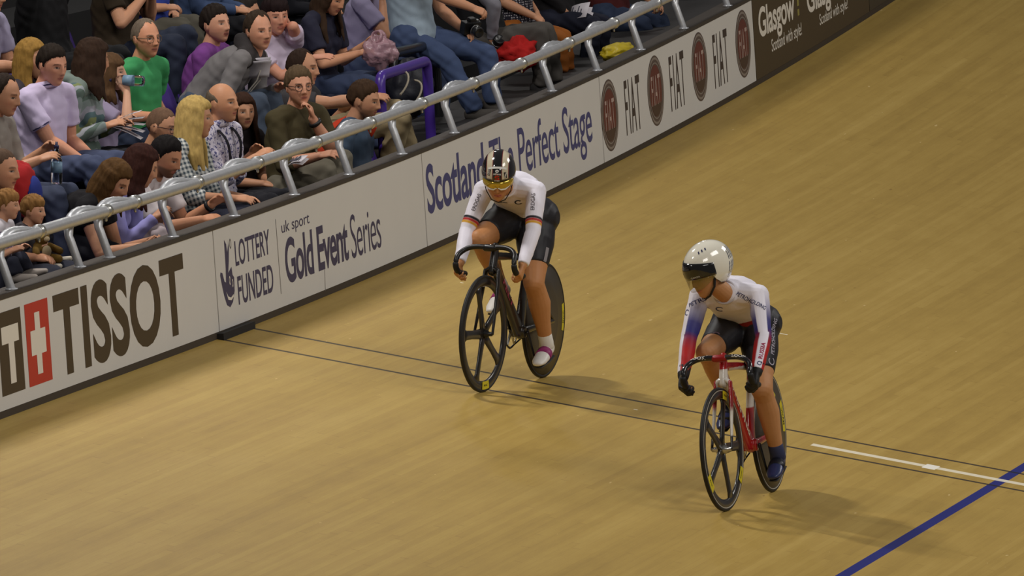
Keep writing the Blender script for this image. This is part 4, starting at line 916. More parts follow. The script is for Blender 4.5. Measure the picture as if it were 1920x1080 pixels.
strap(I12, [sp_(.62) - FW * .13 - TL * .16, sp_(.82) - FW * .135 - TL * .12, I12['neck'] - FW * .105 + UP * .0, I12['neck'] - FW * .07 + TL * .09 + UP * .02, sp_(.85) + FW * .12 + TL * .1], .036, .005, 'strap', cloth_mat('strap_orange', (196, 62, 34)), UP * .4 + FW)
e, w_, _ = I6['arm']['l']; b = MB(); b.torus(w_ * .9 + e * .1, w_ - e, .031, .009, 20, 8, sq=1.6); I6['child'](b, 'watch', mat('watch_black', (22, 22, 24), .4))
e, w_, _ = I11['arm']['l']; b = MB(); b.torus(w_ * .86 + e * .14, w_ - e, .033, .009, 20, 8, sq=1.5); I11['child'](b, 'watch', mat('watch_black', (22, 22, 24), .4))
# crumpled things
def lump(name, r, m, px, py, X, label, cat, Y=None, amp=.25, seed=0, nu=40, nv=26, freq=1.0, squash=None):
    d, f = sphere_dirs(nu, nv); V = []
    for q in d:
        n = noise.noise(Vector(q) * 2.2 * freq + Vector((seed, seed * 2, 0))) + .5 * noise.noise(Vector(q) * 5.5 * freq + Vector((seed, 0, 3))) + .3 * abs(noise.noise(Vector(q) * 11 * freq))
        V.append(q * np.asarray(r) * (1 + amp * n))
    b = MB(); b.add(V, f); o = placed(name, b, m, px, py, X, Y=Y); tag(o, label, cat); return o
M_bag = mat('bag_film', (186, 146, 156), .3, noise_amt=.35, scale=14, bump=.5, bscale=40, spec=.6, alpha=.72)
pb = lump('plastic_bag', V3(.105, .13, .10), M_bag, 712, 98, -.92, 'crumpled pale pink plastic bag on the lap beside the navy T-shirt', 'bag', YO(K6, -.05), .30, 3, freq=1.1)
b = MB()
for sg in (-1, 1): b.torus((.0, .045 * sg, .105), (.3, 1, 0.3 * sg), .036, .007, 20, 6, sq=2.2)
b.build('bag_handle', M_bag, pb, fold=.006)
lump('foil_wrapper', V3(.06, .07, .10), mat('foil', (225, 225, 228), .22, metal=.95, bump=.8, bscale=50), 758, 56, -.98, 'crumpled silver foil around the boy\'s food', 'foil', YO(K8, -.1), .35, 5, freq=1.6)
lump('shoulder_bag', V3(.15, .22, .19), mat('bag_black', (26, 27, 36), .55, noise_amt=.3, scale=12, bump=.3, bscale=30), 768, 165, -.68, 'black bag with pale straps hanging behind the purple rail', 'bag', None, .14, 7)
bg = bpy.context.scene.objects['shoulder_bag']
for px, py in ((752, 150), (777, 168)):
    p = at(px, py, -.50); q = bg.matrix_world.inverted() @ Vector(p); q = np.array(q); b = MB()
    pp_ = bez([q + V3(0, .02, .06), q + V3(.06, .06, .05), q + V3(.05, .02, -.03), q + V3(.0, -.04, -.09)], 10); b.loft(pp_, [.017] * 11, [.006] * 11, lat=(0, 1, 0), n=10); b.build('bag_strap', cloth_mat('strap_cream', (196, 186, 166)), bg)
lump('jacket', V3(.14, .16, .11), cloth_mat('jacket_red', (170, 30, 28)), 972, 100, -.45, 'red jacket bundled on the lap below the camera', 'jacket', YO(L10, -.15), .35, 2)
lump('yellow_bag', V3(.10, .28, .06), mat('bag_yellow', (186, 164, 28), .5, noise_amt=.15, scale=10), 1158, 97, -.30, 'yellow bag on the floor below dark jeans', 'bag', None, .22, 9)
lump('backpack', V3(.10, .14, .16), cloth_mat('pack_red', (166, 36, 38)), 36, 356, -.74, 'red and blue backpack behind the children', 'backpack', None, .12, 4)
b = MB(); b.ell((.08, 0, -.02), (.05, .09, .10)); b.build('pocket', cloth_mat('pack_blue', (44, 56, 130)), bpy.context.scene.objects['backpack'])
ty = MB(); ty.ell((0, 0, 0), (.05, .06, .055)); ty.ell((.02, .0, .075), (.042, .045, .042)); ty.loft([(.02, .05, .02), (.06, .09, -.01)], .022); ty.loft([(.02, -.05, .02), (.06, -.09, -.01)], .022); ty.loft([(.03, .03, -.04), (.09, .05, -.05)], .024); ty.loft([(.03, -.03, -.04), (.09, -.05, -.05)], .024)
for sg in (1, -1): ty.ell((.015, .032 * sg, .112), (.012, .016, .016))
tt = placed('plush_toy', ty, mat('plush_gold', (112, 84, 28), .95, noise_amt=.2, scale=60, bump=.5, bscale=200), 76, 470, 0, 30, 0, Y=YO(PEOPLE[1][2], -.03), voxel=.006, sm=2); tag(tt, 'golden brown plush toy on the lap of the grey-clad child', 'toy')
b = MB(); b.ell((.055, .0, .066), (.018, .02, .016)); b.ell((.05, 0, -.005), (.012, .035, .035)); b.build('muzzle', mat('plush_pale', (196, 176, 140), .95), tt)
def camera_thing(label, px, py, Y, yaw, pitch, sc_=1.0):
    b = MB(); b.box((-.03 * sc_, -.065 * sc_, -.045 * sc_), (.03 * sc_, .065 * sc_, .04 * sc_)); b.box((-.02 * sc_, -.025 * sc_, .035 * sc_), (.025 * sc_, .025 * sc_, .065 * sc_))
    o = placed('camera', b, mat('camera_black', (22, 22, 24), .45, noise_amt=.1, scale=60), px, py, 0, yaw, pitch, Y=Y, bev=.006, smooth=False); tag(o, label, 'camera', 'cameras in the upper stand')
    l = MB(); l.lathe((.028 * sc_, 0, -.005), (1, 0, 0), [(0, .03 * sc_), (.03, .034 * sc_), (.035, .037 * sc_), (.075 * sc_, .037 * sc_), (.08 * sc_, .034 * sc_), (.078 * sc_, .026 * sc_), (.07 * sc_, .001)], 26); lo = l.build('lens', mat('lens_black', (26, 26, 28), .3), o)
    r = MB(); r.torus((.06 * sc_, 0, -.005), (1, 0, 0), .0375 * sc_, .002, 26, 6); r.build('lens_ring', mat('silver', (190, 190, 190), .3, metal=.8), lo)
    d = MB(); d.lathe((0, .045 * sc_, .04 * sc_), (0, 0, 1), [(0, .012), (.008, .012), (.008, .001)], 16); d.build('dial', mat('silver', (190, 190, 190), .3, metal=.8), o)
camera_thing('black camera lifted by the man in the light blue T-shirt', 882, 50, YO(L9, .08), 40, 20)
camera_thing('black camera hanging on a neck cord before the black vest', 906, 56, YO(L10, -.05), 60, 10)
camera_thing('black camera resting on the lap above the red jacket', 926, 86, YO(L10, -.12), 50, -30)
FW, TL, UP = L10['FW'], L10['TL'], L10['up']
for px in (886, 912):
    b = MB(); p0 = at_y(px + 6, 8, YO(L10, -.1)); p1 = at_y(908, 46, YO(L10, -.06)); b.loft([p0, p0 * .5 + p1 * .5 + FW * .02, p1], .0035, n=6); L10['child'](b, 'neck_cord', cloth_mat('cord', (205, 198, 186)))

# ------------------------------------------------------------------ the two sprinters and their track bicycles
def bike_matrix(front, rear, lean):
    Fp = V3(front[0], front[1], track_z(*front)); Rp = V3(rear[0], rear[1], track_z(*rear)); f = unit(Fp - Rp); u = V3(0, 0, 1); l = unit(np.cross(u, f)); u = np.cross(f, l)
    a = math.radians(lean); u2 = u * math.cos(a) + l * math.sin(a); l2 = np.cross(u2, f)
    return Matrix([[f[i], l2[i], u2[i], Rp[i]] for i in range(3)] + [[0, 0, 0, 1]])
M_tyre = mat('tyre', (26, 24, 22), .55); M_carbon = mat('carbon', (34, 30, 27), .28, noise_amt=.12, scale=25, spec=.5, coat=.3)
M_disc = mat('disc_carbon', (62, 54, 42), .38, noise_amt=.10, scale=8, spec=.5); M_steel = mat('steel', (190, 188, 184), .25, metal=.9); M_blackm = mat('black_metal_gloss', (24, 24, 25), .3)
M_yel = mat('yellow_decal', (206, 190, 30), .45)
def ring_patch(c, r0, r1, a0, a1, y, n=14):
    V = []; F = []
    for i in range(n + 1):
        a = math.radians(a0 + (a1 - a0) * i / n)
        for r in (r0, r1): V.append(np.asarray(c) + V3(math.cos(a) * r, y, math.sin(a) * r))
        if i: F.append((2 * i - 2, 2 * i - 1, 2 * i + 1, 2 * i))
    return V, F
def arc_text(root, name, s, c, r, a_mid, size, y, m):
    v, f, d = text_mesh(s, .01); w_ = size * d[0] / d[1]; V = []
    for x, q in v:
        a = math.radians(a_mid) - (x - .5) * w_ / r; rr = r + (q - .5) * size; V.append(np.asarray(c) + V3(math.cos(a) * rr, y, math.sin(a) * rr))
    return new_obj(name, V, f, m, root, smooth=False)
def make_bike(name, label, M, P):
    root = empty(name, mat=M); tag(root, label, 'bicycle', 'track bicycles'); R = .335; FA = V3(.96, 0, R); RA = V3(0, 0, R); YA = V3(0, 1, 0)
    # front wheel: tyre, deep rim with five blades, hub
    st = P.get('steer', 0); a = math.radians(st); SR = np.array([[math.cos(a), -math.sin(a), 0], [math.sin(a), math.cos(a), 0], [0, 0, 1]])
    b = MB(); b.torus((0, 0, 0), YA, .298, .029, 72, 12, sq=.40)
    for k in range(5):
        t = math.radians(P['spoke'] + 72 * k); d = V3(math.cos(t), 0, math.sin(t)); tg = V3(-math.sin(t), 0, math.cos(t))
        b.loft([d * .012, d * .07, d * .16, d * .245, d * .285], [.034, .029, .025, .028, .050], [.013, .011, .010, .010, .009], lat=tg, n=12, cap=0)
    fw = b.build('front_wheel', M_carbon, root); fw.matrix_parent_inverse = Matrix(); fw.location = FA; fw.rotation_euler.z = a
    b = MB(); b.torus((0, 0, 0), YA, .3235, .0115, 72, 10); b.build('tyre', M_tyre, fw)
    if P.get('edge'): b = MB(); b.torus((0, .0085, 0), YA, .3165, .0035, 72, 6); b.torus((0, -.0085, 0), YA, .3165, .0035, 72, 6); b.build('tyre_edge', mat('tyre_edge', (176, 170, 156), .5), fw)
    b = MB(); b.lathe((0, -.055, 0), YA, [(0, .001), (0, .012), (.02, .014), (.03, .024), (.08, .024), (.09, .014), (.11, .012), (.11, .001)], 24); b.build('hub', P.get('hub', M_blackm), fw)
    for a0, a1, tx in P['flabels']:
        V, F = ring_patch((0, 0, 0), .272, .318, a0, a1, .0132); lb = new_obj('decal', V, F, M_yel, fw, smooth=False)
        arc_text(lb, 'decal_text', tx, (0, 0, 0), .295, (a0 + a1) / 2, .012, .0138, M_tyre)
    # rear disc wheel
    b = MB(); b.lathe((0, 0, 0), YA, [(-.026, .001), (-.026, .018), (-.020, .06), (-.014, .2), (-.010, .316), (.010, .316), (.014, .2), (.020, .06), (.026, .018), (.026, .001)], 72); rw = b.build('rear_wheel', M_disc, root); rw.location = RA
    b = MB(); b.torus((0, 0, 0), YA, .3235, .0115, 72, 10); b.build('tyre', M_tyre, rw)
    if P.get('edge'): b = MB(); b.torus((0, .0085, 0), YA, .3165, .0035, 72, 6); b.build('tyre_edge', mat('tyre_edge', (176, 170, 156), .5), rw)
    for r0, r1, a0, a1, tx in P['rlabels']:
        y = .0105 + (.316 - (r0 + r1) / 2) * .035 + .001; V, F = ring_patch((0, 0, 0), r0, r1, a0, a1, y); lb = new_obj('decal', V, F, M_yel, rw, smooth=False)
        if tx: arc_text(lb, 'decal_text', tx, (0, 0, 0), (r0 + r1) / 2, (a0 + a1) / 2, (r1 - r0) * .55, y + .0006, M_tyre)
    b = MB(); b.lathe((0, -.06, 0), YA, [(0, .001), (0, .011), (.12, .011), (.12, .001)], 18); b.build('hub', M_steel, rw)
    # frame
    f1, f2 = P['frame'], P['frame2']; L = V3(0, 1, 0)
    b = MB()
    b.loft([(.822, 0, .675), (.812, 0, .705), (.785, 0, .80)], [.024, .024, .021], [.034, .036, .028], lat=L, n=16)
    b.loft([(.80, 0, .715), (.62, 0, .53), (.41, 0, .31)], [.021, .020, .024], [.046, .046, .052], lat=L, n=16)
    b.loft([(.79, 0, .765), (.52, 0, .745), (.255, 0, .715)], [.017, .016, .016], [.026, .022, .022], lat=L, n=14)
    b.loft([(.395, 0, .285), (.335, 0, .49), (.255, 0, .73)], [.026, .018, .016], [.060, .052, .040], lat=L, n=16)
    b.lathe((.39, -.042, .30), L, [(0, .001), (0, .034), (.084, .034), (.084, .001)], 20)
    fr = b.build('frame', f1, root, voxel=.006 if not P.get('fcols') else .004, sm=3, cols=P.get('fcols'))
    for sg in (1, -1):
        b = MB(); b.loft([(.39, .028 * sg, .305), (.36, .036 * sg, .31), (.12, .045 * sg, .325), (-.01, .060 * sg, .335)], [.012, .011, .009, .008], [.024, .022, .016, .014], lat=L, n=12); b.build('chain_stay', f2, fr)
        b = MB(); b.loft([(.285, .014 * sg, .60), (.22, .032 * sg, .55), (.10, .050 * sg, .43), (-.01, .060 * sg, .340)], [.010, .009, .008, .008], [.018, .016, .013, .012], lat=L, n=12); b.build('seat_stay', f2, fr)
    fk = MB(); fk.loft([(.828, .041, .655), (.826, .037, .684), (.823, .018, .697), (.822, 0, .700), (.823, -.018, .697), (.826, -.037, .684), (.828, -.041, .655)], [.024] * 7, [.011, .013, .014, .014, .014, .013, .011], lat=V3(1, 0, 0), n=14, cap=.3)
    fork = fk.build('fork', P['fork'], root)
    for sg in (1, -1):
        b = MB(); b.loft([(.826, .040 * sg, .685), (.85, .046 * sg, .60), (.90, .050 * sg, .47), (.957, .056 * sg, .335)], [.010, .010, .008, .007], [.026, .026, .019, .012], lat=L, n=12); b.build('fork_blade', P['blade'], fork, voxel=.003 if P.get('bcols') else None, sm=1, cols=P.get('bcols'))
    b = MB(); b.loft([(.255, 0, .70), (.225, 0, .82), (.215, 0, .868)], [.013, .012, .012], [.027, .022, .016], lat=L, n=14); b.build('seat_post', M_blackm, root)
    b = MB(); b.loft([(.04, 0, .893), (.10, 0, .898), (.20, 0, .893), (.30, 0, .890)], [.068, .064, .028, .019], [.018, .018, .016, .013], lat=L, n=18); b.build('saddle', mat('saddle_black', (26, 26, 27), .5), root)
    # stem and bar
    b = MB(); b.loft([(.787, 0, .79), (.779, 0, .822)], .021, n=16); b.loft([(.779, 0, .806), (.86, 0, .818)], [.018, .018], [.020, .017], lat=L, n=14); b.loft([(.86, -.026, .818), (.86, .026, .818)], .021, n=16); b.build('stem', P['stem'], root)
    bw = P.get('barw', .178); half = bez([V3(.862, .0, .818), V3(.86, bw * .62, .834), V3(.87, bw * .84, .812), V3(.915, bw * .965, .780)], 10)[1:] + bez([V3(.915, bw * .965, .780), V3(.962, bw * 1.02, .745), V3(.955, bw * 1.01, .685), V3(.90, bw, .668), V3(.80, bw, .660)], 12)[1:]
    path = [p * V3(1, -1, 1) for p in reversed(half)] + [V3(.862, 0, .818)] + half
    b = MB(); b.loft(path, .0150, n=14, lat=V3(0, 0, 1)); bar = b.build('handlebar', P['bar'], root)
    for sg in (1, -1):
        q = [p * V3(1, sg, 1) for p in half[13:]]; b = MB(); b.loft(q, .0172, n=14, lat=V3(0, 0, 1)); b.build('grip', mat('grip_black', (22, 22, 23), .6), bar)
    # drive train: right-hand side
    b = MB(); b.torus((.39, -.050, .30), L, .094, .006, 48, 6, sq=.5)
    for k in range(5): t = math.radians(72 * k + 20); b.loft([(.39, -.050, .30), (.39 + .092 * math.cos(t), -.050, .30 + .092 * math.sin(t))], [.010, .007], [.003, .003], lat=L, n=8)
    b.build('chainring', M_steel, root)
    ch = []; 
    for t in np.linspace(math.radians(-80), math.radians(95), 14): ch.append(V3(.39 + .098 * math.cos(t), -.050, .30 + .098 * math.sin(t)))
    for t in np.linspace(math.radians(95), math.radians(272), 8): ch.append(V3(.034 * math.cos(t), -.050, .335 + .034 * math.sin(t)))
    ch.append(ch[0]); b = MB(); b.loft(ch, .0048, n=8, cap=0); b.build('chain', M_blackm, root)
    b = MB(); b.torus((0, -.050, .335), L, .030, .006, 24, 6, sq=.5); b.build('sprocket', M_steel, root)
    ca = math.radians(P['crank']); 
    for sg, an in ((1, ca), (-1, ca + math.pi)):
        e = V3(.39 + .165 * math.cos(an), .072 * sg, .30 + .165 * math.sin(an)); b = MB(); b.loft([(.39, .052 * sg, .30), e], [.009, .007], [.016, .011], lat=L, n=12); ck = b.build('crank', P.get('crankm', M_blackm), root)
        b = MB(); b.box(e + V3(-.038, .012 * sg if sg > 0 else -.072, -.010), e + V3(.038, .072 if sg > 0 else -.012, .006)); b.build('pedal', M_blackm, ck, bev=.004, smooth=False)
    return root, fr, bar
def jersey_joints(P): return P
def rider(name_label, M, P):
    L = V3(0, 1, 0); hipc = P['hip']; neck = P['neck']; H = P['head']; HM = P['HM']; sh = {'l': P['shm'] + P['shv'], 'r': P['shm'] - P['shv']}
    hp = {'l': hipc + V3(0, P.get('hipw', .08), 0), 'r': hipc - V3(0, P.get('hipw', .08), 0)}
    arm = {}; leg = {}
    for k, sg in (('l', 1), ('r', -1)):
        wr = P['hand_' + k]; e, w_ = ik(sh[k], wr, P.get('ua', .27), P.get('fa', .245), V3(-.30, .35 * sg, -.1)); arm[k] = (e, w_)
        kn, an = ik(hp[k], P['ankle_' + k], .425, .405, V3(.9, P.get('knee_out', .12) * sg, .35)); leg[k] = (kn, an)
    up = unit(neck - hipc); FW = np.cross(L, up); mus = P.get('mus', 1.0)
    def spine(t): return hipc * (1 - t) + neck * t - FW * .055 * math.sin(t * math.pi)
    b = MB(); d, f = sphere_dirs(84, 64); b.add(H + head_surface(d, 1.0) @ HM.T, f)
    for sg in (1, -1): b.ell(H + HM @ V3(-.004, sg * .077, -.004), V3(.016, .007, .028), HM, 12, 8)
    b.loft([neck - up * .06, neck, H + HM @ V3(-.03, 0, -.075), H + HM @ V3(-.015, 0, -.02)], [.060, .054, .050, .05], lat=L, n=18)
    st = [0, .28, .58, .82, .97]; wd = [.165, .135, .150, .165, .085]; dp = [.115, .095, .105, .095, .065]
    def torso(mb, add): mb.loft([spine(t) for t in st], [q + add for q in wd], [q + add for q in dp], lat=L, n=24, cap=.6, pw=2.2)
    def yoke(mb, add):
        for k in 'lr': mb.loft([spine(.90), sh[k] * .55 + spine(.88) * .45, sh[k]], [.062 + add, .060 + add, .056 + add], n=16)
    torso(b, -.012); yoke(b, -.008)
    for k, sg in (('l', 1), ('r', -1)):
        e, w_ = arm[k]; b.loft([sh[k], sh[k] * .55 + e * .45, e], [.050, .047, .037], n=14); b.loft([e, e * .7 + w_ * .3, w_], [.037, .039, .0255], n=14)
        add_hand(b, w_, P['hdir'] * V3(1, sg, 1), V3(.25, -sg, -.1), sg * P.get('hside', 1), P.get('curl', 62), .90, .5, 20)
        K, A = leg[k]
        b.loft([hp[k], hp[k] * .6 + K * .4, hp[k] * .15 + K * .85, K], [.110 * mus, .104 * mus, .070 * mus, .062], n=20)
        sd = unit(A - K); back = unit(np.cross(sd, L)); back = back if back[0] < 0 else -back
        b.loft([K, K * .84 + A * .16 + back * .012, K * .62 + A * .38 + back * .020, K * .32 + A * .68 + back * .006, A], [.060, .060 * mus, .066 * mus, .047, .036], n=18)
        b.ell(K + unit(V3(1, 0, .3)) * .012, V3(.05, .05, .056))
    base_skin = lin(P['skin'])
    def cols(v):
        c = np.tile(base_skin, (len(v), 1)); hl = (v - H) @ HM; near = np.linalg.norm(v - H, axis=1) < .17
        c[near] = face_colors(hl[near], c[near], P['skin'], (90, 64, 44), (190, 104, 96)); return c
    body = b.build('person', M_skin, None, voxel=.0045, sm=3, cols=cols); body.matrix_world = M; tag(body, name_label, 'person', 'sprint cyclists')
    info = dict(spine=spine, sh=sh, arm=arm, leg=leg, hp=hp, H=H, HM=HM, neck=neck, up=up, FW=FW)
    # jersey
    c = MB(); torso(c, .004); yoke(c, .004)
    for k in 'lr':
        e, w_ = arm[k]; c.loft([sh[k], sh[k] * .55 + e * .45, e], [.058, .054, .045], n=18); c.loft([e, e * .7 + w_ * .3, w_ * .94 + e * .06], [.045, .045, .033], n=18, cap=.15)
    def jc(v): return P['jersey'](v, info)
    jersey = c.build('jersey', mat('lycra', (200, 200, 205), .55, noise_amt=.03, scale=20, attr=True, spec=.3), body, voxel=P.get('jvox', .0050), sm=4, fold=.0016, cols=jc)
    q = MB(); q.torus(neck + up * .004, up + FW * .35, .062, .008, 28, 6); q.build('collar', cloth_mat('collar_%d_%d_%d' % P['collar'], P['collar']), body)
    s_ = MB(); s_.loft([hp['l'] + L * .02, hp['r'] - L * .02], [.122 * mus, .122 * mus], [.128, .128], n=20); s_.loft([spine(-.06), spine(.10), spine(.2)], [.170, .160, .146], [.128, .118, .104], lat=L, n=22, cap=.4, pw=2.2)
    for k in 'lr':
        K, A = leg[k]; t = P.get('short_' + k, .74); s_.loft([hp[k], hp[k] * .6 + K * .4, hp[k] * (1 - t) + K * t], [.117 * mus, .112 * mus, .084 * mus], n=22, cap=.12)
    shorts = s_.build('shorts', mat('lycra_black', (34, 33, 38), .5, noise_amt=.05, scale=20, spec=.35), body, voxel=.0055, sm=4, fold=.001)
    # shoes
    for k, sg in (('l', 1), ('r', -1)):
        K, A = leg[k]; d = unit(P.get('toe_' + k, V3(.95, 0, -.30))); n = unit(np.cross(np.cross(d, V3(0, 0, 1)), d)); q = MB()
        q.loft([A - n * .045 - d * .045, A - n * .050 + d * .02, A - n * .062 + d * .09, A - n * .070 + d * .150, A - n * .073 + d * .185], [.033, .038, .045, .043, .030], [.040, .046, .034, .025, .015], lat=np.cross(n, d), n=18)
        sho = q.build('shoe', P['shoe'], body)
        q = MB(); q.loft([A - n * .098 - d * .06, A - n * .098 + d * .06, A - n * .098 + d * .18], [.030, .036, .026], [.006, .006, .005], lat=np.cross(n, d), n=14); q.build('sole', mat('sole_dark', (40, 40, 42), .5), sho)
        q = MB(); q.loft([A - n * .052 + d * .035, A - n * .060 + d * .085], [.0455, .0475], [.043, .036], lat=np.cross(n, d), n=18, cap=0); q.build('strap', P['strap'], sho)
        q = MB(); q.loft([A * .86 + K * .14, A, A - n * .03], [.041, .042, .044], n=16, cap=.2); q.build('sock', P['sock'], body)
    info['jersey'] = jersey; info['shorts'] = shorts; info['body'] = body
    return body, info
def helmet_shell(H, HM, ax, off, cut, nu=240, nv=168, inset=.016):
    d, f = sphere_dirs(nu, nv); p = d * np.asarray(ax) + np.asarray(off); a = np.abs(np.arctan2(d[:, 1], d[:, 0])); zc = np.interp(a, *cut)
    m = sstep(-.004, .003, p[:, 2] - zc); q = np.asarray(off) + (p - np.asarray(off)) * (1 - (1 - m) * .16)[:, None]
    return p, H + q @ HM.T, f, d, a
# ---- left-hand sprinter
MA = bike_matrix((1.5893, -.1493), (1.7045, .8038), 4.0)
M_pinkL = mat('decal_pink', (150, 60, 80), .4)
bikeA, frA, barA = make_bike('track_bicycle', 'black track bicycle with five-spoke front wheel, ridden by the sprinter in white', MA,
    dict(spoke=2, steer=-2, frame=M_carbon, frame2=M_carbon, fork=M_carbon, blade=M_carbon, stem=M_blackm, bar=mat('bar_black', (26, 25, 25), .35), crank=-113, flabels=[(-101, -83, 'MAVIC')], rlabels=[(.275, .308, 165, 196, 'MAVIC')]))
print_on(frA, 'frame_lettering', [(*text_mesh('FELT', .02)[:2], (.62, .03, .54), (-.68, 0, -.72), (-.72, 0, .68), .22, .034)], M_pinkL, frA)
def limb_t(v, a, b_):
    u = unit(b_ - a); L_ = np.linalg.norm(b_ - a); t = (v - a) @ u; r = v - a - t[:, None] * u; return t / L_, np.linalg.norm(r, axis=1), r
def jerseyA(v, I):
    c = np.tile(lin((242, 238, 250)), (len(v), 1))
    x = (v - I['neck']) @ I['FW']; z = (v - I['neck']) @ (-I['up'])
    chest = (x > .02) & (np.abs(v[:, 1]) < .14 - .42 * np.clip(z, 0, .35)) & (z > -.02); c[chest] = lin((228, 216, 222))
    for k in 'lr':
        t, rad, _ = limb_t(v, I['sh'][k], I['arm'][k][0]); m = (rad < .085) & (t > .5); e_ = .012
        for a, b_, col in ((.70, .76, (34, 32, 40)), (.76, .82, (186, 44, 40)), (.82, .88, (216, 160, 40))): w_ = (m * sstep(a - e_, a + e_, t) * sstep(b_ + e_, b_ - e_, t))[:, None]; c = c * (1 - w_) + lin(col) * w_
    return c
HA = V3(.735, .0, 1.205); HMA = look(-16, 20)
HMA = look(-17, 24)
rA, IA = rider('cyclist in white long-sleeved jersey and black shorts on the black bicycle', MA, dict(
    hipw=.070, jvox=.0038, hip=V3(.262, -.020, .955), neck=V3(.615, 0, 1.155), head=HA, HM=HMA, ua=.262, fa=.243, shm=V3(.555, 0, 1.125), shv=V3(0, .160, .004), hand_l=V3(.845, .192, .720), hand_r=V3(.845, -.192, .720), hdir=V3(.50, .02, -.80),
    ankle_l=V3(.285, .128, .235), ankle_r=V3(.385, -.115, .56), toe_l=V3(.95, .06, -.20), toe_r=V3(.93, -.03, -.34), skin=(190, 132, 84), mus=.99, knee_out=.10, collar=(242, 238, 250), jersey=jerseyA,
    shoe=mat('shoe_white', (228, 224, 218), .4), strap=mat('strap_magenta', (146, 40, 104), .5), sock=mat('sock_white', (228, 224, 216), .8)))
M_hel = mat('helmet_gloss', (200, 200, 200), .12, attr=True, spec=.6, coat=.6)
def helmetA(H, HM, body):
    ax, off = V3(.138, .098, .122), V3(-.022, 0, .040); cut = ([0, .5, 1.0, 1.35, 1.8, 2.4, math.pi], [.042, .040, .030, -.035, -.052, -.060, -.065])
    p, v, f, d, a = helmet_shell(H, HM, ax, off, cut); c = np.tile(lin((26, 24, 26)), (len(v), 1)); y = p[:, 1]; w_ = .0 + .030
    ay = np.abs(y); zt = sstep(.010, .015, p[:, 2] - np.interp(a, *cut))
    for lo, hi, col in ((.0245, .0645, (120, 34, 36)), (.028, .061, (206, 194, 168))): w_ = (sstep(lo - .001, lo + .001, ay) * sstep(hi + .001, hi - .001, ay) * zt)[:, None]; c = c * (1 - w_) + lin(col) * w_
    return new_obj('helmet', v, f, M_hel, body, cols=c), ax, off
hA, axA, offA = helmetA(HA, HMA, rA)
def face_marks(target, name, items, H, HM, m, parent, lift=.0015):
    out = []
    for shp, c, n, upv, w_, h_ in items:      # c in head space, n the outward direction there
        n = unit(n); upv = unit(np.asarray(upv, float) - n * (np.asarray(upv, float) @ n)); r = np.cross(upv, n); out.append((shp[0], shp[1], H + HM @ np.asarray(c, float), HM @ r, HM @ upv, w_, h_))
    return print_on(target, name, out, m, parent, lift)
FZ = V3(0, 0, 1)
M_lab = mat('decal_white', (224, 220, 214), .4); M_labk = mat('decal_black', (28, 26, 28), .4); M_labr = mat('decal_red', (206, 44, 22), .4)
face_marks(hA, 'helmet_band', [(SQ, (.09, 0, .122), (.72, 0, .69), FZ, .105, .012)], HA, HMA, M_lab, hA)
face_marks(hA, 'helmet_marks', [(ring2(.34), (.105, .0, .106), (.8, 0, .6), FZ, .020, .018), (text_mesh('Allianz', .02), (.115, .0, .092), (.85, 0, .5), FZ, .046, .011), (text_mesh('uvex', .02), (.118, 0, .048), (1, 0, .05), FZ, .030, .008)], HA, HMA, M_lab, hA)
S_ = poly([(0, .0), (.85, 0), (1, .1), (1, .42), (.85, .5), (.25, .5), (.25, .66), (1, .66), (1, .8), (.15, .8), (0, .7), (0, .44), (.15, .36), (.76, .36), (.76, .14), (0, .14)])
face_marks(hA, 'helmet_emblem', [(S_, (.118, 0, .070), (.93, 0, .35), FZ, .026, .030), (disc2(14), (.116, 0, .0865), (.9, 0, .42), FZ, .007, .007)], HA, HMA, M_labr, hA)
face_marks(hA, 'helmet_patches', [(SQ, (.095, .048, .075), (.8, .4, .45), FZ, .016, .034), (SQ, (.09, -.048, .090), (.75, -.4, .5), FZ, .016, .034)], HA, HMA, M_labk, hA)
face_marks(hA, 'helmet_patch_text', [(text_mesh('KMO', .02), (.095, .048, .075), (.8, .4, .45), (0, -1, .1), .028, .009), (text_mesh('KMO', .02), (.09, -.048, .090), (.75, -.4, .5), (0, -1, .1), .028, .009)], HA, HMA, M_lab, hA, lift=.0024)
def sunglasses(H, HM, body):
    n = 26; V = []; F = []; fr = mat('mirror_gold', (200, 170, 60), .10, metal=.55, spec=.8)
    for i in range(n + 1):
        a = math.radians(-72 + 144 * i / n); 
        for z, r in ((.036, .104), (.02, .108), (.000, .107), (-.014 + .010 * math.exp(-(a / .16) ** 2) - .004 * math.cos(2 * a), .102)): V.append(H + HM @ V3(r * math.cos(a) + .004, r * math.sin(a) * .84, z))
        if i:
            for j in range(3): F.append((i * 4 - 4 + j, i * 4 + j, i * 4 + j + 1, i * 4 - 3 + j))
    o = new_obj('sunglasses', V, F, fr, body); md = o.modifiers.new('s', 'SOLIDIFY'); md.thickness = .003
    for sg in (1, -1):
        b = MB(); b.loft([H + HM @ V3(.112, .006 * sg, -.002), H + HM @ V3(.110, .022 * sg, -.012), H + HM @ V3(.098, .045 * sg, -.014), H + HM @ V3(.076, .066 * sg, -.002)], [.0035, .005, .005, .004], n=8); b.build('rim', M_lab, o)
        b = MB(); b.loft([H + HM @ V3(.10, .004 * sg, .006), H + HM @ V3(.112, .012 * sg, .012)], .0028, n=6); b.loft([H + HM @ V3(.045, .082 * sg, .012), H + HM @ V3(-.02, .084 * sg, .012)], [.004, .003], n=6); b.build('temple', M_labk, o)
    return o
sunglasses(HA, HMA, rA)
def chin_strap(H, HM, body, m=M_labk):
    for sg in (1, -1):
        b = MB(); b.loft([H + HM @ V3(.015, .083 * sg, .0), H + HM @ V3(.030, .070 * sg, -.06), H + HM @ V3(.055, .040 * sg, -.105), H + HM @ V3(.060, .0, -.121)], [.008] * 4, [.003] * 4, lat=HM @ V3(1, 0, .6), n=8); b.build('chin_strap', m, body)
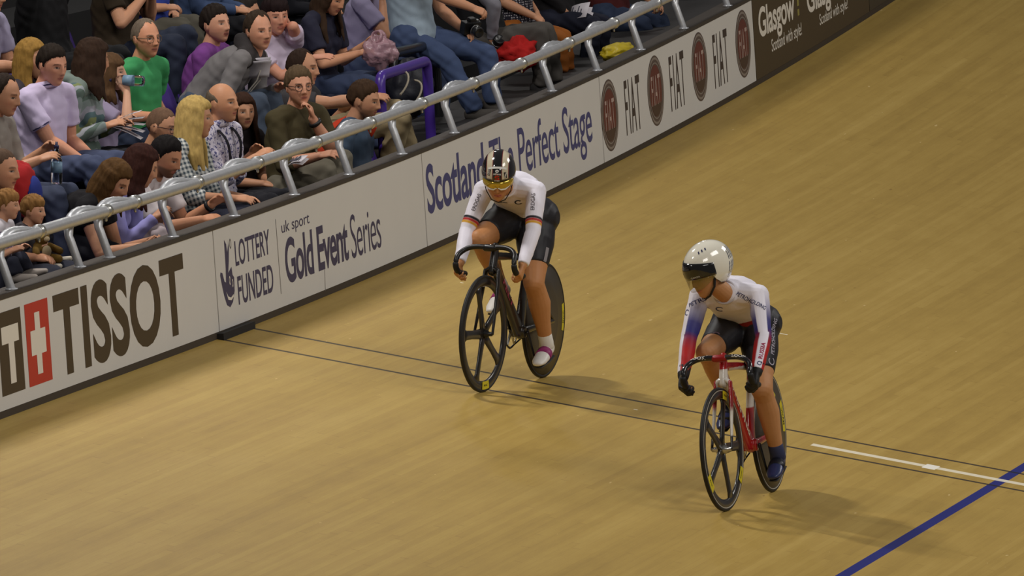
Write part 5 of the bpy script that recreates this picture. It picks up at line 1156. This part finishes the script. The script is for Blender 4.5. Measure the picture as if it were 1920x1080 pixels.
chin_strap(HA, HMA, rA)
M_grey = mat('print_grey', (84, 76, 80), .6)
def on_arm(I, key, t, nrm, s, w_, h_, m, name, fore=False, flip=1):
    s0, (e, w2) = I['sh'][key], I['arm'][key]; a, b_ = (e, w2) if fore else (s0, e); p = a * (1 - t) + b_ * t; u = unit(b_ - a); n = np.asarray(nrm, float); n = unit(n - u * (n @ u)); r = -u * flip; upv = np.cross(n, r)
    return print_on(I['jersey'], name, [(s[0], s[1], p, r, upv, w_, h_)], m, I['jersey'])
on_arm(IA, 'r', .38, V3(1, .15, .2), text_mesh('ERDGAS', .005), .105, .023, M_grey, 'sleeve_lettering')
on_arm(IA, 'l', .38, V3(1, .15, .2), text_mesh('ERDGAS', .005), .105, .023, M_grey, 'sleeve_lettering')
sp_ = IA['spine']; FW = IA['FW']
print_on(IA['jersey'], 'chest_marks', [(*ring2(.2, 20, .6, 5.6), sp_(.62) + V3(0, .075, 0), (.1, 1, 0), (.5, 0, .85), .045, .040), (text_mesh('adidas', .02)[0], text_mesh('adidas', .02)[1], sp_(.62) + V3(0, -.02, 0), (.1, 1, 0), (.5, 0, .85), .06, .012)], mat('print_dark', (50, 48, 56), .6), IA['jersey'])
nb = sp_(.10); q = print_on(IA['jersey'], 'race_number', [(*SQ, nb + V3(0, .05, .06), (.0, -1, 0), (.8, 0, .45), .17, .15)], mat('number_cloth', (214, 206, 190), .7, noise_amt=.1, scale=20, bump=.4, bscale=40), IA['jersey'], lift=.007)
md = q.modifiers.new('s', 'SOLIDIFY'); md.thickness = .002
K, A = IA['leg']['l']; hp_ = IA['hp']['l']
pz = hp_ * .36 + K * .64; u = unit(K - hp_)
print_on(IA['shorts'], 'shorts_badge', [(*SQ, pz, u * -1, np.cross(V3(.5, 1, 0), u * -1), .085, .024)], mat('print_silver', (140, 136, 140), .6), IA['shorts'])

# ---- right-hand sprinter
MBk = bike_matrix((3.5693, -2.6968), (3.6126, -1.7378), -1.2)
M_redf = mat('frame_red', (166, 26, 30), .22, spec=.6, coat=.5); M_whf = mat('frame_white', (222, 216, 206), .22, spec=.6, coat=.5)
M_paint = mat('frame_paint', (166, 26, 30), .22, spec=.6, coat=.5, attr=True)
def frame_cols(v):
    c = np.tile(lin((166, 26, 30)), (len(v), 1)); x, z = v[:, 0], v[:, 2]; W_ = lin((222, 216, 206))
    w_ = np.maximum.reduce([sstep(.757, .753, z) * sstep(.775, .781, x), sstep(.28, .29, x) * sstep(.742, .74, z - (x - .5) * .05) * sstep(.70, .705, z) * sstep(.74, .735, x), sstep(.50, .505, z) * sstep(.655, .65, z) * sstep(.41, .40, x)])[:, None]
    return c * (1 - w_) + W_ * w_
def blade_cols(v):
    z = v[:, 2]; return ramp(z, [(.335, (40, 36, 38)), (.40, (40, 36, 38)), (.41, (222, 216, 206)), (.53, (222, 216, 206)), (.56, (166, 26, 30)), (.7, (166, 26, 30))])
def ramp(t, pts):
    xs = [p[0] for p in pts]; cs = np.array([lin(p[1]) for p in pts]); return np.stack([np.interp(t, xs, cs[:, i]) for i in range(3)], 1)
bikeB, frB, barB = make_bike('track_bicycle', 'red and white track bicycle ridden by the sprinter with the visor helmet', MBk,
    dict(spoke=37, steer=-3.5, frame=M_paint, fcols=frame_cols, frame2=M_redf, fork=M_whf, blade=M_paint, bcols=blade_cols, stem=mat('stem_red', (150, 24, 28), .3), bar=mat('bar_gloss', (28, 27, 29), .18, coat=.6), crank=-104, edge=True, hub=M_steel, barw=.188,
         flabels=[(100, 114, 'MAVIC'), (-42, -22, 'MAVIC'), (205, 222, 'MAVIC')], rlabels=[(.17, .235, 100, 128, 'MAVIC'), (.255, .300, 150, 186, 'MAVIC')]))
print_on(frB, 'frame_lettering', [(*text_mesh('PINARELLO', .02)[:2], (.60, .03, .525), (.67, 0, .74), (.74, 0, -.67), .42, .040)], mat('decal_cream', (220, 200, 176), .4), frB)
for sg in (1, -1):
    print_on(barB, 'bar_lettering', [(*text_mesh('LOOK', .03)[:2], (.875, .115 * sg, .822), (.06, 1, -.18 * sg), (-.75, 0, .66), .085, .016)], M_lab, barB)
def ramp(t, pts):
    xs = [p[0] for p in pts]; cs = np.array([lin(p[1]) for p in pts]); return np.stack([np.interp(t, xs, cs[:, i]) for i in range(3)], 1)
def jerseyB(v, I):
    c = np.tile(lin((240, 236, 248)), (len(v), 1)); x = (v - I['neck']) @ I['FW']; z = (v - I['neck']) @ (-I['up'])
    body = np.abs(v[:, 1]) < .17
    belly = body & (z > .30) & (x > -.02); c[belly] = lin((150, 40, 40))
    back = (x < -.05) & (z > .28); c[back] = lin((190, 40, 44)); c[back & (np.abs(v[:, 1]) > .085)] = lin((214, 208, 214)); c[(x < -.05) & (z > .16) & (z <= .28) & (np.abs(v[:, 1]) < .06)] = lin((70, 74, 120))
    for k, sg in (('l', 1), ('r', -1)):
        s0, (e, w_) = I['sh'][k], I['arm'][k]; t1, r1, v1 = limb_t(v, s0, e); t2, r2, v2 = limb_t(v, e, w_)
        up_ = (t1 > -.1) & (t1 <= 1.02) & (r1 < .075) & (np.abs(v[:, 1]) > .12); lo = (t2 > -.05) & (r2 < .07) & (np.abs(v[:, 1]) > .10) & ~(up_ & (t1 < .97))
        T = np.where(lo, .52 + .48 * t2, .52 * t1); m = up_ | lo
        col = ramp(T, [(0, (240, 236, 248)), (.16, (190, 186, 208)), (.34, (70, 68, 130)), (.46, (48, 48, 124)), (.58, (150, 34, 56)), (.70, (186, 34, 34)), (1, (182, 30, 32))])
        sd = unit(V3(.95, .30, .1) if sg > 0 else V3(.62, -.78, .1)); u1, u2 = unit(e - s0), unit(w_ - e); sd1, sd2 = unit(sd - u1 * (sd @ u1)), unit(sd - u2 * (sd @ u2)); q = np.where(lo, (v2 @ sd2) / (r2 + 1e-9), (v1 @ sd1) / (r1 + 1e-9))
        wt = sstep(.79, .85, q)[:, None]; col = col * (1 - wt) + lin((244, 240, 252)) * wt; c[m] = col[m]
    return c
HB = V3(.705, -.075, 1.265); HMB = look(34, 15, 1)
rB, IB = rider('cyclist in white, blue and red jersey with black gloves on the red bicycle', MBk, dict(
    hipw=.07, jvox=.0038, ua=.256, fa=.240, hip=V3(.225, -.015, .945), neck=V3(.615, -.01, 1.155), head=HB, HM=HMB, shm=V3(.555, -.005, 1.130), shv=V3(0, .165, -.004), hand_l=V3(.842, .196, .730), hand_r=V3(.842, -.216, .730), hdir=V3(.45, .02, -.85),
    ankle_l=V3(.315, .128, .240), ankle_r=V3(.350, -.115, .545), toe_l=V3(.95, .05, -.22), toe_r=V3(.93, -.03, -.34), skin=(190, 136, 90), mus=.92, knee_out=.08, collar=(206, 200, 208), jersey=jerseyB,
    shoe=mat('shoe_navy', (44, 52, 92), .3), strap=mat('strap_dark', (26, 27, 36), .4), sock=mat('sock_navy', (44, 50, 84), .6)))
# gloves
for k, sg in (('l', 1), ('r', -1)):
    e, w_ = IB['arm'][k]; g = MB(); add_hand(g, w_, V3(.45, .02 * sg, -.85), V3(.25, -sg, -.1), sg, 62, 1.0, .5, 20, r=.0105); g.loft([w_ * .78 + e * .22, w_], [.037, .032], n=14)
    g.build('glove', mat('glove_black', (27, 26, 28), .6, bump=.2, bscale=150), rB, voxel=.0045, sm=2)
def helmetB(H, HM, body):
    ax, off = V3(.158, .106, .135), V3(-.028, 0, .044); cut = ([0, .5, 1.0, 1.25, 1.5, 2.0, 2.6, math.pi], [.052, .050, .036, -.030, -.060, -.070, -.070, -.066])
    p, v, f, d, a = helmet_shell(H, HM, ax, off, cut); c = np.tile(lin((240, 235, 218)), (len(v), 1))
    w_ = sstep(.009, .007, p[:, 2] - np.interp(a, *cut))[:, None]; c = c * (1 - w_) + lin((60, 62, 74)) * w_
    for k in range(4):
        s0 = 1.98 + .13 * k; w_ = (sstep(.036, .026, np.abs(a - s0 - (p[:, 2] + .02) * 1.4)) * sstep(-.047, -.043, p[:, 2]) * sstep(.117, .113, p[:, 2]) * sstep(.004, .007, np.abs(p[:, 2] - .042)))[:, None]; c = c * (1 - w_) + lin((58, 64, 84)) * w_
    o = new_obj('helmet', v, f, M_hel, body, cols=c)
    # visor: dark upper band, clear yellow lower lens, on its own curved shell
    def shell(name, z0, z1, m, grow, amax=74):
        V = []; F = []; n, k = 40, 6
        for i in range(n + 1):
            aa = math.radians(-amax + 2 * amax * i / n)
            for j in range(k + 1):
                t = j / k; zz0 = z0(aa); zz1 = z1(aa); z = zz0 + (zz1 - zz0) * t; s_ = math.sqrt(max(.05, 1 - ((max(z, off[2] - .030) - off[2]) / ax[2]) ** 2)); r = grow
                x = off[0] + (ax[0] + r) * s_ * math.cos(aa) - .10 * max(0, off[2] - .03 - z) * math.cos(aa); y = (ax[1] + r) * s_ * math.sin(aa) * (1 - .6 * max(0, off[2] - .03 - z))
                V.append(H + HM @ V3(x, y, z))
            if i:
                for j in range(k): q = (i - 1) * (k + 1) + j; F.append((q, q + k + 1, q + k + 2, q + 1))
        w_ = new_obj(name, V, F, m, body); md = w_.modifiers.new('s', 'SOLIDIFY'); md.thickness = .0025; return w_
    top = lambda a: .108 - .012 * a * a - .012 * a
    mid = lambda a: .014 - .004 * a * a
    bot = lambda a: -.060 + .040 * a * a
    band = shell('visor_band', mid, top, mat('visor_black', (22, 21, 23), .10, spec=.6, coat=.5), .005)
    M_lens = mat('visor_lens', (150, 130, 66), .06, spec=.7, alpha=.30); shell('visor_lens', bot, mid, M_lens, .005)
    return o, band
hB, bandB = helmetB(HB, HMB, rB)
face_marks(bandB, 'visor_lettering', [(text_mesh('CASCO', .01), (.12, .045, .026), (1, .4, 0), FZ, .050, .008)], HB, HMB, M_lab, bandB)
face_marks(hB, 'helmet_marks', [(poly([(0, 0), (.6, 0), (1, 1), (.4, 1)]), (.055 - .022 * i, .055 + .004 * i, .150), (.35, .45, .82), (0, -.4, 1), .012, .016) for i in range(3)], HB, HMB, mat('decal_navy', (40, 46, 84), .4), hB)
chin_strap(HB, HMB, rB)
M_bluet = mat('print_blue', (46, 52, 104), .6); M_redt = mat('print_red', (166, 40, 78), .6)
on_arm(IB, 'l', .50, V3(.95, .42, .1), text_mesh('RUSSIA', .02), .105, .024, M_redt, 'sleeve_lettering', fore=True)
on_arm(IB, 'l', .84, V3(.95, .42, .1), ring2(.16), .026, .026, M_bluet, 'sleeve_ring', fore=True)
sp_ = IB['spine']
def between(a, b_, n, s, w_, h_, name, m, target, flip=1):
    r = unit(b_ - a) * flip; n = unit(np.asarray(n, float)); upv = np.cross(n, r); return print_on(target, name, [(s[0], s[1], (a + b_) / 2, r, upv, w_, h_)], m, target)
between(IB['neck'] + V3(.01, .075, -.01), IB['sh']['l'] + V3(.02, .02, -.075), V3(1, .2, .35), text_mesh('PETROHOLDING', .01), .165, .022, 'chest_lettering', M_bluet, IB['jersey'])
between(IB['sh']['r'] + V3(.02, -.03, -.055), IB['neck'] + V3(.01, -.085, -.01), V3(1, -.1, .35), text_mesh('PETRO', .01), .085, .024, 'chest_lettering', M_bluet, IB['jersey'])
print_on(IB['jersey'], 'chest_rings', [(*ring2(.14, 24, .5, 5.2), IB['sh']['r'] + V3(.03, -.045, -.085), (.1, 1, 0), (-.2, 0, 1), .030, .034), (*ring2(.14, 24, .5, 5.2), sp_(.66) + V3(0, -.035, 0), (.1, 1, 0), (.5, 0, .85), .050, .040)], M_bluet, IB['jersey'])
K, A = IB['leg']['l']; hp_ = IB['hp']['l']; u = unit(hp_ - K)
nn = unit(V3(.50, .85, .05)); pp = hp_ * .46 + K * .54
print_on(IB['shorts'], 'shorts_lettering', [(*text_mesh('PETROHOLDING', .015)[:2], hp_ * .68 + K * .32, u, np.cross(nn, u), .215, .026), (*ring2(.14, 24, 1.0, 6.0), hp_ * .33 + K * .67, u, np.cross(nn, u), .046, .046)], mat('print_pale', (176, 172, 186), .6), IB['shorts'])
K, A = IB['leg']['r']; hp_ = IB['hp']['r']; print_on(IB['shorts'], 'shorts_ring', [(*ring2(.14, 24, .4, 5.4), hp_ * .35 + K * .65 + V3(0, .02, 0), (0, 1, 0), (-.6, 0, .8), .045, .045)], mat('print_mauve', (120, 100, 116), .6), IB['shorts'])
